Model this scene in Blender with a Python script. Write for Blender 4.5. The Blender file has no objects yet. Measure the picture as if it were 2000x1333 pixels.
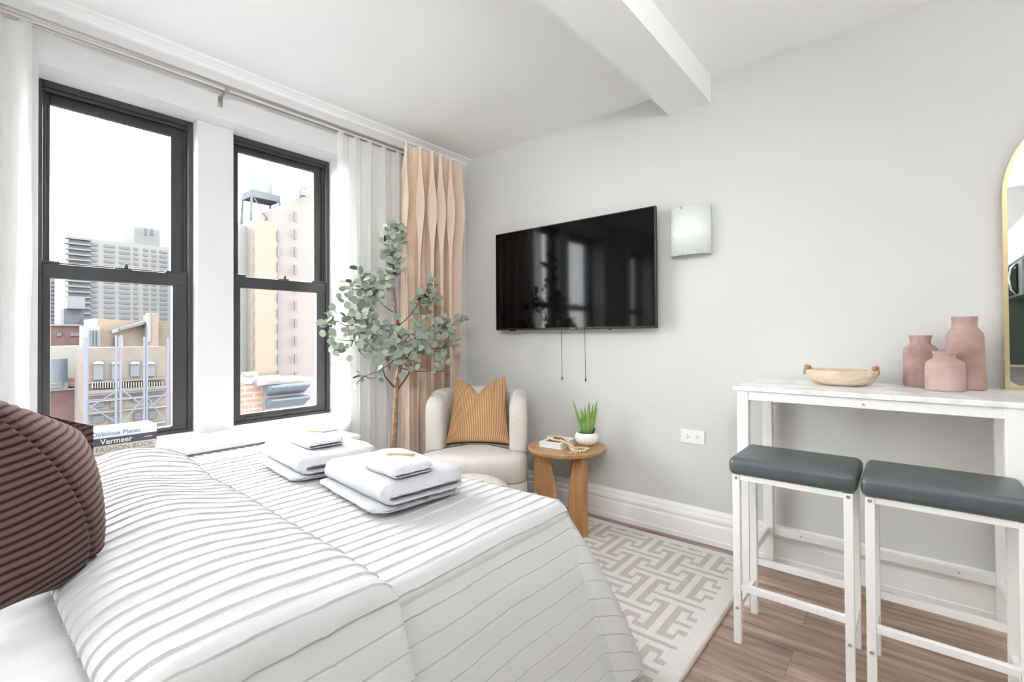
import bpy, bmesh, math, random
import numpy as np
from mathutils import Vector, Matrix, noise

sc = bpy.context.scene
col = sc.collection
random.seed(7)

# ------------------------------------------------------------------ camera
F_PX, PY, YAW, PIT, ROL = 936.84, 644.58, 0.693094943, 0.0103068, -0.00645225
CAM = Vector((2.853, -2.84, 1.2))
fwd = Vector((-math.sin(YAW)*math.cos(PIT), math.cos(YAW)*math.cos(PIT), math.sin(PIT)))
rgt = fwd.cross(Vector((0, 0, 1))).normalized()
upv = rgt.cross(fwd)
cr, sr = math.cos(ROL), math.sin(ROL)
R_ = rgt*cr + upv*sr
U_ = upv*cr - rgt*sr
cd = bpy.data.cameras.new('camera')
cam = bpy.data.objects.new('camera', cd)
col.objects.link(cam)
M = Matrix((R_, U_, -fwd)).transposed().to_4x4()
M.translation = CAM
cam.matrix_world = M
cd.sensor_width = 36.0
cd.lens = F_PX*36.0/2000.0
cd.shift_x = 0.0
cd.shift_y = -(666.5-PY)/2000.0
cd.clip_start = 0.02
cd.clip_end = 2000
sc.camera = cam

# ------------------------------------------------------------------ world + light
SKY = 22.5
SUN = 6.0
w = bpy.data.worlds.new('overcast')
sc.world = w
w.use_nodes = True
bg = w.node_tree.nodes['Background']
bg.inputs[0].default_value = (0.97, 0.985, 1.0, 1)
bg.inputs[1].default_value = SKY
sc.view_settings.view_transform = 'Standard'
sc.view_settings.look = 'None'
sc.view_settings.exposure = 0.0
sc.view_settings.gamma = 1.0
sc.view_settings.use_curve_mapping = False
sc.cycles.max_bounces = 14
sc.cycles.diffuse_bounces = 8
sc.cycles.glossy_bounces = 4
sc.cycles.transparent_max_bounces = 16
sc.cycles.transmission_bounces = 6
sc.cycles.sample_clamp_indirect = 0
FILL_SPOTS = (75.0, 128.0)        # watts of the added fill spots on the unseen track
FILL_LAMPS = (36.0, 36.0)         # watts of the added uplighters, out of view

# hazy daylight from the bright side of the overcast sky
sl = bpy.data.lights.new('hazy_sun', 'SUN'); sl.energy = SUN; sl.angle = math.radians(75); sl.color = (.97, .985, 1.0)
so = bpy.data.objects.new('hazy_sun', sl); col.objects.link(so)
so.rotation_euler = Vector((.90, .02, -.34)).to_track_quat('-Z', 'Y').to_euler()

# ------------------------------------------------------------------ helpers
def sight(px, py, ax, val):
    """point of the plane axis=val seen along one direction, used to measure places"""
    d = R_*((px-1000)/F_PX) - U_*((py-PY)/F_PX) + fwd
    t = (val-CAM[ax])/d[ax]
    return CAM + d*t

def mat(name, c, rough=.6, metal=0.0, var=0.0, vscale=8, bump=0.0, bscale=60, spec=.4, **k):
    m = bpy.data.materials.new(name); m.use_nodes = True
    nt = m.node_tree; b = nt.nodes['Principled BSDF']
    b.inputs['Base Color'].default_value = (*c, 1)
    b.inputs['Roughness'].default_value = rough
    b.inputs['Metallic'].default_value = metal
    b.inputs['Specular IOR Level'].default_value = spec
    tc = nt.nodes.new('ShaderNodeTexCoord')
    if var:
        n = nt.nodes.new('ShaderNodeTexNoise'); n.inputs['Scale'].default_value = vscale
        n.inputs['Detail'].default_value = 4
        nt.links.new(tc.outputs['Object'], n.inputs['Vector'])
        r = nt.nodes.new('ShaderNodeValToRGB')
        c1 = k.get('c2') or tuple(max(0, x*(1-var)) for x in c)
        r.color_ramp.elements[0].color = (*c1, 1); r.color_ramp.elements[0].position = .35
        r.color_ramp.elements[1].color = (*c, 1); r.color_ramp.elements[1].position = .65
        nt.links.new(n.outputs['Fac'], r.inputs['Fac'])
        nt.links.new(r.outputs['Color'], b.inputs['Base Color'])
    if bump:
        n = nt.nodes.new('ShaderNodeTexNoise'); n.inputs['Scale'].default_value = bscale
        n.inputs['Detail'].default_value = 3
        nt.links.new(tc.outputs['Object'], n.inputs['Vector'])
        bp = nt.nodes.new('ShaderNodeBump'); bp.inputs['Strength'].default_value = bump
        bp.inputs['Distance'].default_value = .01
        nt.links.new(n.outputs['Fac'], bp.inputs['Height'])
        nt.links.new(bp.outputs['Normal'], b.inputs['Normal'])
    return m

def nodes_of(m): return m.node_tree, m.node_tree.nodes['Principled BSDF']

def bm_new(): return bmesh.new()

def add_box(bm, x0, x1, y0, y1, z0, z1, bev=0.0, seg=2):
    t = bmesh.new()
    bmesh.ops.create_cube(t, size=1)
    for v in t.verts:
        v.co = Vector(((x0+x1)/2+v.co.x*(x1-x0), (y0+y1)/2+v.co.y*(y1-y0), (z0+z1)/2+v.co.z*(z1-z0)))
    if bev:
        bmesh.ops.bevel(t, geom=list(t.edges), offset=bev, segments=seg, profile=.5, affect='EDGES')
    merge(bm, t)

def merge(bm, t, mtx=None):
    if mtx is not None: t.transform(mtx)
    me = bpy.data.meshes.new('tmp'); t.to_mesh(me); t.free(); bm.from_mesh(me); bpy.data.meshes.remove(me)

def add_cyl(bm, c, r, h, seg=32, r2=None, axis='Z', bev=0.0):
    t = bmesh.new()
    bmesh.ops.create_cone(t, cap_ends=True, segments=seg, radius1=r, radius2=r if r2 is None else r2, depth=h)
    if bev:
        es = [e for e in t.edges if e.is_boundary or len([f for f in e.link_faces if len(f.verts) > 4]) == 1]
        bmesh.ops.bevel(t, geom=es, offset=bev, segments=3, profile=.5, affect='EDGES')
    m = Matrix.Identity(4)
    if axis == 'X': m = Matrix.Rotation(math.pi/2, 4, 'Y')
    if axis == 'Y': m = Matrix.Rotation(math.pi/2, 4, 'X')
    merge(bm, t, Matrix.Translation(c) @ m)

def add_lathe(bm, prof, c=(0, 0, 0), seg=48, sx=1, sy=1, flute=None):
    rings = []
    for r, z in prof:
        ring = []
        for i in range(seg):
            a = 2*math.pi*i/seg
            rr = r*(1+(flute(a, z) if flute else 0))
            ring.append(bm.verts.new((c[0]+rr*math.cos(a)*sx, c[1]+rr*math.sin(a)*sy, c[2]+z)))
        rings.append(ring)
    for a, b in zip(rings, rings[1:]):
        for i in range(seg):
            j = (i+1) % seg
            bm.faces.new((a[i], a[j], b[j], b[i]))
    if prof[0][0] > 1e-6: bm.faces.new(list(reversed(rings[0])))
    if prof[-1][0] > 1e-6: bm.faces.new(rings[-1])

def add_tube(bm, pts, rad, seg=10, cap=True):
    pts = [Vector(p) for p in pts]
    rads = rad if isinstance(rad, (list, tuple)) else [rad]*len(pts)
    up = Vector((0, 0, 1)); rings = []
    prev = None
    for i, p in enumerate(pts):
        d = (pts[min(i+1, len(pts)-1)]-pts[max(i-1, 0)])
        if d.length < 1e-9: d = Vector((0, 0, 1))
        d.normalize()
        if prev is None:
            a = up if abs(d.z) < .9 else Vector((1, 0, 0))
            u = d.cross(a).normalized()
        else:
            u = (prev - d*prev.dot(d)).normalized()
        prev = u
        v = d.cross(u)
        rings.append([bm.verts.new(p+(u*math.cos(2*math.pi*k/seg)+v*math.sin(2*math.pi*k/seg))*rads[i]) for k in range(seg)])
    for a, b in zip(rings, rings[1:]):
        for i in range(seg):
            j = (i+1) % seg
            bm.faces.new((a[i], a[j], b[j], b[i]))
    if cap:
        bm.faces.new(list(reversed(rings[0]))); bm.faces.new(rings[-1])

def add_prism(bm, poly, axis, a0, a1):
    """extrude a 2-D outline along an axis: poly in the remaining two coordinates"""
    def P(u, v, a):
        return {'X': (a, u, v), 'Y': (u, a, v), 'Z': (u, v, a)}[axis]
    A = [bm.verts.new(P(u, v, a0)) for u, v in poly]; B = [bm.verts.new(P(u, v, a1)) for u, v in poly]
    n = len(poly)
    bm.faces.new(A); bm.faces.new(list(reversed(B)))
    for i in range(n):
        j = (i+1) % n
        bm.faces.new((A[j], A[i], B[i], B[j]))

def wloc(o):
    l = Vector(o.location)
    while o.parent: o = o.parent; l += Vector(o.location)
    return l

def obj(name, bm, m, parent=None, smooth=False, label=None, angle=None, base=None):
    bmesh.ops.recalc_face_normals(bm, faces=list(bm.faces))
    me = bpy.data.meshes.new(name)
    if parent is not None: off = wloc(parent); loc = Vector((0, 0, 0))
    else:
        if base is None:
            xs = [v.co for v in bm.verts]
            lo = Vector([min(v[i] for v in xs) for i in range(3)]); hi = Vector([max(v[i] for v in xs) for i in range(3)])
            off = Vector(((lo.x+hi.x)/2, (lo.y+hi.y)/2, lo.z))
        else: off = Vector(base)
        loc = off
    for v in bm.verts: v.co -= off
    bm.to_mesh(me); bm.free()
    ms = m if isinstance(m, (list, tuple)) else [m]
    for x in ms: me.materials.append(x)
    if smooth:
        for p in me.polygons: p.use_smooth = True
        if angle: me.set_sharp_from_angle(angle=math.radians(angle))
    o = bpy.data.objects.new(name, me); col.objects.link(o)
    o.location = loc
    if parent is not None: o.parent = parent
    if label: o['label'] = label
    return o

def grid_obj(name, P, m, parent=None, smooth=True, closed_u=False, label=None, solid=0.0, mask=None, base=None):
    """P: array (n, m, 3)"""
    n, k, _ = P.shape
    off = np.array(wloc(parent)) if parent is not None else np.array(base if base is not None else [P[..., 0].mean(), P[..., 1].mean(), P[..., 2].min()])
    V = (P.reshape(-1, 3)-off)
    fs = []
    for i in range(n if closed_u else n-1):
        i2 = (i+1) % n
        for j in range(k-1):
            if mask is not None and not mask[i, j]: continue
            fs.append((i*k+j, i2*k+j, i2*k+j+1, i*k+j+1))
    me = bpy.data.meshes.new(name); me.from_pydata(V.tolist(), [], fs); me.materials.append(m)
    if smooth: me.polygons.foreach_set('use_smooth', [True]*len(me.polygons))
    o = bpy.data.objects.new(name, me); col.objects.link(o)
    if parent is not None: o.parent = parent
    else: o.location = off
    if solid:
        s = o.modifiers.new('thickness', 'SOLIDIFY'); s.thickness = solid; s.offset = -1
    if label: o['label'] = label
    return o

def thing(name, loc, label=None, cat=None, group=None, kind=None):
    o = bpy.data.objects.new(name, None); col.objects.link(o); o.location = loc
    o.empty_display_size = .1
    return tag(o, label, cat, group, kind)

def tag(o, label=None, cat=None, group=None, kind=None):
    if label: o['label'] = label
    if cat: o['category'] = cat
    if group: o['group'] = group
    if kind: o['kind'] = kind
    return o

def copy_tree(o, parent=None):
    c = o.copy(); col.objects.link(c); c.parent = parent
    for ch in list(o.children): copy_tree(ch, c)
    return c

def nz(x, y, z=0): return noise.noise(Vector((x, y, z)))

# ------------------------------------------------------------------ materials
M_wall = mat('painted_wall', (.64, .636, .622), .75, bump=.03, bscale=220)
M_wallw = mat('painted_window_wall', (.665, .668, .665), .6, bump=.03, bscale=200)
M_ceil = mat('ceiling_paint', (.90, .90, .895), .8, bump=.02, bscale=150)
M_trim = mat('white_gloss_paint', (.89, .885, .87), .38, bump=.04, bscale=25)
M_black = mat('dark_window_metal', (.045, .041, .042), .4, var=.2, vscale=6)
M_steel = mat('brushed_nickel', (.46, .43, .40), .28, metal=1)
M_chrome = mat('chrome', (.8, .8, .8), .12, metal=1)
M_glassw = bpy.data.materials.new('window_glass'); M_glassw.use_nodes = True
nt = M_glassw.node_tree; nt.nodes.clear()
_o = nt.nodes.new('ShaderNodeOutputMaterial'); _m = nt.nodes.new('ShaderNodeMixShader')
_t = nt.nodes.new('ShaderNodeBsdfTransparent'); _g = nt.nodes.new('ShaderNodeBsdfGlossy'); _f = nt.nodes.new('ShaderNodeLayerWeight'); _p = nt.nodes.new('ShaderNodeMath'); _q = nt.nodes.new('ShaderNodeMath')
_f.inputs['Blend'].default_value = .5; _p.operation = 'POWER'; _p.inputs[1].default_value = 5; _q.operation = 'MULTIPLY_ADD'; _q.inputs[1].default_value = .8; _q.inputs[2].default_value = .0
nt.links.new(_f.outputs['Facing'], _p.inputs[0]); nt.links.new(_p.outputs[0], _q.inputs[0])
_g.inputs['Roughness'].default_value = .01
_t.inputs[0].default_value = (.97, .98, .985, 1)
nt.links.new(_q.outputs[0], _m.inputs[0]); nt.links.new(_t.outputs[0], _m.inputs[1]); nt.links.new(_g.outputs[0], _m.inputs[2])
nt.links.new(_m.outputs[0], _o.inputs[0])

def floor_mat():
    m = mat('vinyl_plank_floor', (.3, .2, .14), .42)
    nt, b = nodes_of(m); L = nt.links
    tc = nt.nodes.new('ShaderNodeTexCoord')
    br = nt.nodes.new('ShaderNodeTexBrick')
    br.inputs['Scale'].default_value = 1.0
    br.inputs['Brick Width'].default_value = 1.25; br.inputs['Row Height'].default_value = .19
    br.inputs['Mortar Size'].default_value = .0011; br.inputs['Mortar Smooth'].default_value = .2
    br.offset = .37
    br.inputs['Color1'].default_value = (0, 0, 0, 1); br.inputs['Color2'].default_value = (1, 1, 1, 1); br.inputs['Mortar'].default_value = (.5, .5, .5, 1)
    L.new(tc.outputs['Object'], br.inputs['Vector'])
    # per-plank shade
    mp = nt.nodes.new('ShaderNodeMapping'); mp.inputs['Scale'].default_value = (1.3, 17, 1)
    L.new(tc.outputs['Object'], mp.inputs['Vector'])
    ad = nt.nodes.new('ShaderNodeVectorMath'); ad.operation = 'ADD'
    L.new(mp.outputs[0], ad.inputs[0])
    sc_ = nt.nodes.new('ShaderNodeVectorMath'); sc_.operation = 'SCALE'; sc_.inputs['Scale'].default_value = 9
    L.new(br.outputs['Color'], sc_.inputs[0]); L.new(sc_.outputs[0], ad.inputs[1])
    n1 = nt.nodes.new('ShaderNodeTexNoise'); n1.inputs['Scale'].default_value = 1.6; n1.inputs['Detail'].default_value = 7; n1.inputs['Roughness'].default_value = .62
    L.new(ad.outputs[0], n1.inputs['Vector'])
    r = nt.nodes.new('ShaderNodeValToRGB'); e = r.color_ramp.elements
    e[0].position = .3; e[0].color = (.19, .135, .105, 1)
    e[1].position = .72; e[1].color = (.62, .50, .41, 1)
    x = r.color_ramp.elements.new(.5); x.color = (.38, .285, .225, 1)
    L.new(n1.outputs['Fac'], r.inputs['Fac'])
    mx = nt.nodes.new('ShaderNodeMix'); mx.data_type = 'RGBA'; mx.blend_type = 'MULTIPLY'; mx.inputs['Factor'].default_value = 1
    r2 = nt.nodes.new('ShaderNodeValToRGB'); r2.color_ramp.elements[0].color = (.70, .68, .68, 1); r2.color_ramp.elements[1].color = (1.15, 1.1, 1.05, 1)
    L.new(br.outputs['Color'], r2.inputs['Fac'])
    L.new(r.outputs['Color'], mx.inputs['A']); L.new(r2.outputs['Color'], mx.inputs['B'])
    mm = nt.nodes.new('ShaderNodeMix'); mm.data_type = 'RGBA'; mm.inputs['B'].default_value = (.17, .12, .09, 1)
    L.new(br.outputs['Fac'], mm.inputs['Factor']); L.new(mx.outputs['Result'], mm.inputs['A'])
    L.new(mm.outputs['Result'], b.inputs['Base Color'])
    bp = nt.nodes.new('ShaderNodeBump'); bp.inputs['Strength'].default_value = .15; bp.inputs['Distance'].default_value = .004
    L.new(n1.outputs['Fac'], bp.inputs['Height']); L.new(bp.outputs['Normal'], b.inputs['Normal'])
    return m
M_floor = floor_mat()

def brick_mat(name, c1, c2, mort, scale=1.0, bw=.24, rh=.08, ms=.012, axes='YZ'):
    m = mat(name, c1, .85)
    nt, b = nodes_of(m); L = nt.links
    tc = nt.nodes.new('ShaderNodeTexCoord'); sp = nt.nodes.new('ShaderNodeSeparateXYZ'); cb = nt.nodes.new('ShaderNodeCombineXYZ')
    L.new(tc.outputs['Object'], sp.inputs[0])
    ad = nt.nodes.new('ShaderNodeMath'); ad.operation = 'ADD'
    L.new(sp.outputs['X'], ad.inputs[0]); L.new(sp.outputs['Y'], ad.inputs[1])
    L.new(ad.outputs[0], cb.inputs['X']); L.new(sp.outputs['Z'], cb.inputs['Y'])
    br = nt.nodes.new('ShaderNodeTexBrick'); br.inputs['Scale'].default_value = scale
    br.inputs['Brick Width'].default_value = bw; br.inputs['Row Height'].default_value = rh; br.inputs['Mortar Size'].default_value = ms
    c1, c2, mort = [tuple(x*ALB for x in q) for q in (c1, c2, mort)]
    br.inputs['Color1'].default_value = (*c1, 1); br.inputs['Color2'].default_value = (*c2, 1); br.inputs['Mortar'].default_value = (*mort, 1)
    L.new(cb.outputs[0], br.inputs['Vector']); L.new(br.outputs['Color'], b.inputs['Base Color'])
    return m

# ------------------------------------------------------------------ room shell
CZ, CZ2 = 2.657, 2.675      # ceiling left of the beam, right of the beam
XR, YB = 4.25, -4.25        # right wall, rear wall
def struct(name, bm, m, **k): return tag(obj(name, bm, m, **k), kind='structure')

bm = bm_new(); add_box(bm, -.3, XR+.2, YB-.2, .2, -.12, 0); struct('floor', bm, M_floor, base=(0, 0, 0))
bm = bm_new()
add_box(bm, -.3, 1.70, YB-.2, .2, CZ, CZ+.25); add_box(bm, 1.70, XR+.2, YB-.2, .2, CZ2, CZ+.25)
struct('ceiling', bm, M_ceil, base=(0, 0, CZ))
bm = bm_new(); add_prism(bm, [(1.66, CZ+.02), (1.745, 2.523), (1.99, 2.523), (1.99, CZ2+.02)], 'Y', YB, 0)
struct('trim_1', bm, M_ceil)                       # ceiling beam
bm = bm_new(); add_box(bm, -.3, XR+.2, 0, .2, 0, CZ+.1); struct('wall_back', bm, M_wall)
bm = bm_new(); add_box(bm, XR, XR+.2, YB, 0, 0, CZ+.1); struct('wall_right', bm, M_wall)
bm = bm_new(); add_box(bm, -.3, XR+.2, YB-.2, YB, 0, CZ+.1); struct('wall_front', bm, M_wall)
# window wall: lintel, sides, wall under the sill, pier between the windows
bm = bm_new()
add_box(bm, -.3, 0, YB, 0, 2.378, CZ+.1)
add_box(bm, -.3, 0, YB, -3.96, 0, 2.378); add_box(bm, -.3, 0, -3.30, -2.56, 0, 2.378); add_box(bm, -.3, 0, -3.96, -3.30, 0, .655)
add_box(bm, -.3, 0, -1.13, 0, 0, 2.378)
add_box(bm, -.3, 0, -2.56, -1.13, 0, .655)
add_box(bm, -.3, -.10, -1.935, -1.755, .655, 2.378, bev=.004)
struct('wall_left', bm, M_wallw)
# window recess reveals are the wall sides; sloped sill
bm = bm_new(); add_prism(bm, [(-.3, .655), (-.3, .686), (-.16, .684), (0, .668), (.022, .664), (.026, .658), (.024, .60), (0, .598), (0, .655)], 'Y', -4.1, -1.105)
struct('trim_2', bm, M_trim)                       # window sill
bm = bm_new(); add_prism(bm, [(0, 2.618), (.016, 2.622), (.022, 2.632), (.05, 2.645), (.062, 2.648), (.075, CZ+.002), (0, CZ+.002)], 'Y', YB, -.0)
struct('trim_3', bm, M_ceil)                       # small cove along the window wall
def baseboard_prof(s=1):
    return [(0, 0), (.030, 0), (.030, .028), (.026, .034), (.026, .108), (.020, .116), (.020, .126), (.027, .134), (.027, .150), (.018, .162), (.018, .172), (.010, .188), (0, .192)]
bm = bm_new(); add_prism(bm, [(-a, z) for a, z in baseboard_prof()], 'X', 0, XR); struct('baseboard_back', bm, M_trim)
bm = bm_new(); add_prism(bm, baseboard_prof(), 'Y', YB, 0); struct('baseboard_left', bm, M_trim)

# windows
def window(n, y0, y1, py0, py1, uz0, uz1, lz0, lz1, label):
    root = thing('window_%d' % n, (-.2, (y0+y1)/2, .68), kind='structure')
    z0, z1 = .682, 2.385
    b = bm_new()
    t = .022
    add_box(b, -.27, -.168, y0, y0+t, z0, z1, .003); add_box(b, -.27, -.168, y1-t, y1, z0, z1, .003)
    add_box(b, -.27, -.168, y0+t, y1-t, z1-.035, z1, .003); add_box(b, -.27, -.168, y0+t, y1-t, z0, z0+.02, .003)
    add_box(b, -.195, -.180, y0+t, y1-t, z1-.052, z1-.035, .002)      # stepped stops
    add_box(b, -.235, -.222, y0+t, y1-t, z1-.060, z1-.035, .002)
    add_box(b, -.205, -.198, y1-t-.012, y1-t, 1.55, z1-.035, .001); add_box(b, -.205, -.198, y0+t, y0+t+.012, 1.55, z1-.035, .001)
    obj('window_frame', b, M_black, root)
    # upper sash (outer track)
    b = bm_new(); X0, X1 = -.245, -.212
    add_box(b, X0, X1, y0+t, py0, uz0-.03, z1-.04, .003); add_box(b, X0, X1, py1, y1-t, uz0-.03, z1-.04, .003)
    add_box(b, X0, X1, py0, py1, uz1, z1-.04, .003); add_box(b, X0, X1, py0, py1, uz0-.04, uz0, .003)
    s = obj('upper_sash', b, M_black, root)
    b = bm_new(); add_box(b, -.231, -.227, py0-.005, py1+.005, uz0-.005, uz1+.005); obj('pane', b, M_glassw, s)
    # lower sash (inner track)
    b = bm_new(); X0, X1 = -.211, -.180
    add_box(b, X0, X1, y0+t, py0, z0+.02, lz1+.068, .003); add_box(b, X0, X1, py1, y1-t, z0+.02, lz1+.068, .003)
    add_box(b, X0, X1+.004, y0+t, y1-t, lz1, lz1+.066, .004); add_box(b, X0, X1, py0, py1, z0+.02, lz0, .003)
    add_box(b, X0, X1, y0+t, py0+.03, lz1+.066, lz1+.078, .002); add_box(b, X0, X1, py1-.03, y1-t, lz1+.066, lz1+.078, .002)
    s = obj('lower_sash', b, M_black, root)
    b = bm_new(); add_box(b, -.197, -.193, py0-.005, py1+.005, lz0-.005, lz1+.005); obj('pane', b, M_glassw, s)
    b = bm_new(); yc = (y0+y1)/2+.01
    add_box(b, -.205, -.185, yc-.035, yc+.035, lz1+.066, lz1+.074, .002); add_cyl(b, (-.195, yc+.012, lz1+.080), .010, .014, 12)
    add_box(b, -.198, -.190, yc+.008, yc+.018, lz1+.074, lz1+.098, .002)
    obj('sash_lock', b, M_black, s)
    b = bm_new(); 
    add_box(b, -.181, -.174, py0+.02, py1+.01, z0+.022, z0+.040, .002)
    obj('lift_rail', b, M_black, s)
    return root
window(1, -2.551, -1.937, -2.500, -2.027, 1.552, 2.290, .725, 1.475, '')
window(2, -1.756, -1.134, -1.689, -1.218, 1.540, 2.302, .741, 1.488, '')
window(3, -3.95, -3.31, -3.89, -3.37, 1.552, 2.290, .725, 1.475, '')  # unseen window added for more daylight, its side taken from shadow directions

# radiator cover
rc = thing('radiator_cover', (.14, -2.0, 0), 'white painted radiator cover under the window sill beside the bed', 'radiator cover')
M_rc = mat('radiator_cover_paint', (.82, .82, .81), .4)
M_gr = mat('radiator_grille_paint', (.62, .63, .63), .5, var=.25, vscale=90)
b = bm_new()
add_box(b, .028, .275, -1.36, -1.182, .575, .598, .004); add_box(b, .028, .275, -3.4, -1.36, .575, .588, .003)
obj('cover_top', b, M_rc, rc)
b = bm_new(); add_box(b, .05, .235, -3.3, -1.42, .587, .592, .001)
for i in range(46): add_box(b, .055, .23, -3.28+i*.04, -3.262+i*.04, .591, .596)
obj('grille', b, M_gr, rc)
b = bm_new(); add_box(b, .25, .268, -3.4, -1.19, .0, .575, .003); obj('front_panel', b, M_rc, rc)
b = bm_new(); add_box(b, .032, .268, -1.205, -1.188, .0, .575, .003); obj('side_panel', b, M_rc, rc)
b = bm_new(); add_box(b, .10, .2, -1.52, -1.40, .5965, .603, .002)
tag(obj('paper_leaflet', b, mat('white_card', (.88, .88, .88), .6)), 'folded white leaflet lying on the radiator cover beyond the bed', 'leaflet')

# ------------------------------------------------------------------ curtain rods and curtains
def cloth_mat(name, c, trans=.35, transp=0.0, bump=.15, weave=900):
    m = bpy.data.materials.new(name); m.use_nodes = True
    nt = m.node_tree; L = nt.links; b = nt.nodes['Principled BSDF']; out = nt.nodes['Material Output']
    b.inputs['Base Color'].default_value = (*c, 1); b.inputs['Roughness'].default_value = .9; b.inputs['Specular IOR Level'].default_value = .1
    tl = nt.nodes.new('ShaderNodeBsdfTranslucent'); tl.inputs[0].default_value = (*c, 1)
    mx = nt.nodes.new('ShaderNodeMixShader'); mx.inputs[0].default_value = trans
    L.new(b.outputs[0], mx.inputs[1]); L.new(tl.outputs[0], mx.inputs[2])
    last = mx
    if transp:
        tr = nt.nodes.new('ShaderNodeBsdfTransparent'); m2 = nt.nodes.new('ShaderNodeMixShader'); m2.inputs[0].default_value = transp
        L.new(mx.outputs[0], m2.inputs[1]); L.new(tr.outputs[0], m2.inputs[2]); last = m2
    L.new(last.outputs[0], out.inputs[0])
    tc = nt.nodes.new('ShaderNodeTexCoord'); n = nt.nodes.new('ShaderNodeTexNoise'); n.inputs['Scale'].default_value = weave/10
    L.new(tc.outputs['Object'], n.inputs['Vector'])
    bp = nt.nodes.new('ShaderNodeBump'); bp.inputs['Strength'].default_value = bump; bp.inputs['Distance'].default_value = .003
    L.new(n.outputs['Fac'], bp.inputs['Height']); L.new(bp.outputs['Normal'], b.inputs['Normal'])
    return m
M_sheer = cloth_mat('sheer_voile', (.90, .895, .88), .5, .22)
M_blush = cloth_mat('blush_velvet', (.82, .68, .555), .12, 0, .2)

def rod(name, x, z, r, y0, y1, label):
    t = thing(name, (x, (y0+y1)/2, z), label, 'curtain rod', 'double curtain rods over the windows')
    b = bm_new(); add_cyl(b, (x, (y0+y1)/2, z), r, y1-y0, 16, axis='Y'); obj('pole', b, M_steel, t, True, angle=40)
    b = bm_new(); add_cyl(b, (x, y1+.012, z), r*1.7, .024, 16, axis='Y', bev=.003); obj('finial', b, M_steel, t, True, angle=40)
    return t
r1 = rod('curtain_rod', .10, 2.515, .0105, -4.1, -.225, 'front brushed nickel curtain rod carrying the blush curtain')
r2 = rod('curtain_rod', .05, 2.508, .0075, -4.1, -.24, 'thinner rear curtain rod against the wall carrying the sheer curtains')
for yb in (-1.86, -.212, -3.7):
    b = bm_new(); add_box(b, 0, .006, yb-.011, yb+.011, 2.44, 2.50, .002); add_box(b, 0, .108, yb-.006, yb+.006, 2.488, 2.496, .001)
    add_box(b, .094, .106, yb-.010, yb+.010, 2.492, 2.506, .001)
    obj('bracket', b, M_steel, r1, True, angle=40)

def curtain(name, y0, y1, x, ztop, zbot, folds, amp, m, label, cat, group=None, nu=260, nv=60, seed=1, header=.09, topfun=None, warp=.0, solid=0.0):
    P = np.zeros((nu, nv, 3))
    for i in range(nu):
        u = i/(nu-1)
        uu = u + warp*math.sin(2*math.pi*u*1.5+seed)
        for j in range(nv):
            v = j/(nv-1)
            z = ztop + (zbot-ztop)*v
            ph = 2*math.pi*folds*uu + .9*nz(u*3+seed, v*1.2, seed)
            a = amp*(.75+.5*nz(u*5, v*1.5, seed+9))
            xx = x + a*math.sin(ph)+ .25*amp*math.sin(2.3*ph+1.7*seed+v*1.5)
            yy = y0+(y1-y0)*u + .35*a*math.cos(ph)*min(1, .3+v) + .01*nz(u*6, v*3, seed)
            P[i, j] = (xx, yy, z)
            if topfun: P[i, j] = topfun(u, v, P[i, j])
    o = grid_obj(name, P, m, solid=solid)
    return tag(o, label, cat, group)
curtain('sheer_curtain', -1.205, -.70, .052, 2.512, .02, 4.6, .021, M_sheer, 'white sheer curtain hanging to the right of the windows behind the tree', 'curtain', nu=420, seed=3, warp=.035)
curtain('sheer_curtain', -3.05, -2.583, .052, 2.512, .62, 4.3, .019, M_sheer, 'white sheer curtain at the left end, beside the first window', 'curtain', nu=360, seed=5, warp=.03)
def blush_top(u, v, p):
    # back-tab header: cloth stands 25 mm above the rod and flares into broad pleats near the top
    return p
NB = 5.1
P = np.zeros((620, 110, 3))
for i in range(620):
    u = i/619
    for j in range(110):
        v = j/109
        zz = 2.545+(.012-2.545)*v
        d = 2.545-zz
        wob = .045*math.sin(2*math.pi*u*1.3+1)+.10*nz(u*2.2, v*1.1, 4)
        ph = 2*math.pi*NB*(u+.34*(wob))
        top = math.exp(-(d/.30)**2)
        sq = math.tanh(1.6*math.sin(ph))/.92
        a = .058+.012*nz(u*4, v*2, 2)
        # below the header each pleat collapses sideways, leaving sharp creases
        pinch = math.exp(-((d-.42)/.20)**2)
        xx = .130+a*(sq*(1+.10*top)+.22*math.sin(2*ph+1.1+1.5*v))+.028*pinch*math.sin(ph*2+.6)
        yy = -.765+.530*u+.037*math.cos(ph+.5*math.sin(ph))*min(1, 6*u, 6*(1-u)+.2)*(1-.25*top) + .008*pinch*math.sin(ph*2)
        zc = zz+ (.006*math.sin(ph*1.0+2) if j == 0 else 0)
        xm = .062+.053*max(0, 1-max(0, d-.07)/.10)
        if xx < xm+.02: xx = xm+.02*math.exp((xx-xm-.02)/.02)
        P[i, j] = (xx, min(max(yy, -.80), -.205), zc)
o = grid_obj('blush_curtain', P, M_blush, solid=0.0)
tag(o, 'floor-length blush beige pleated curtain in the corner of the room', 'curtain')

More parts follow.
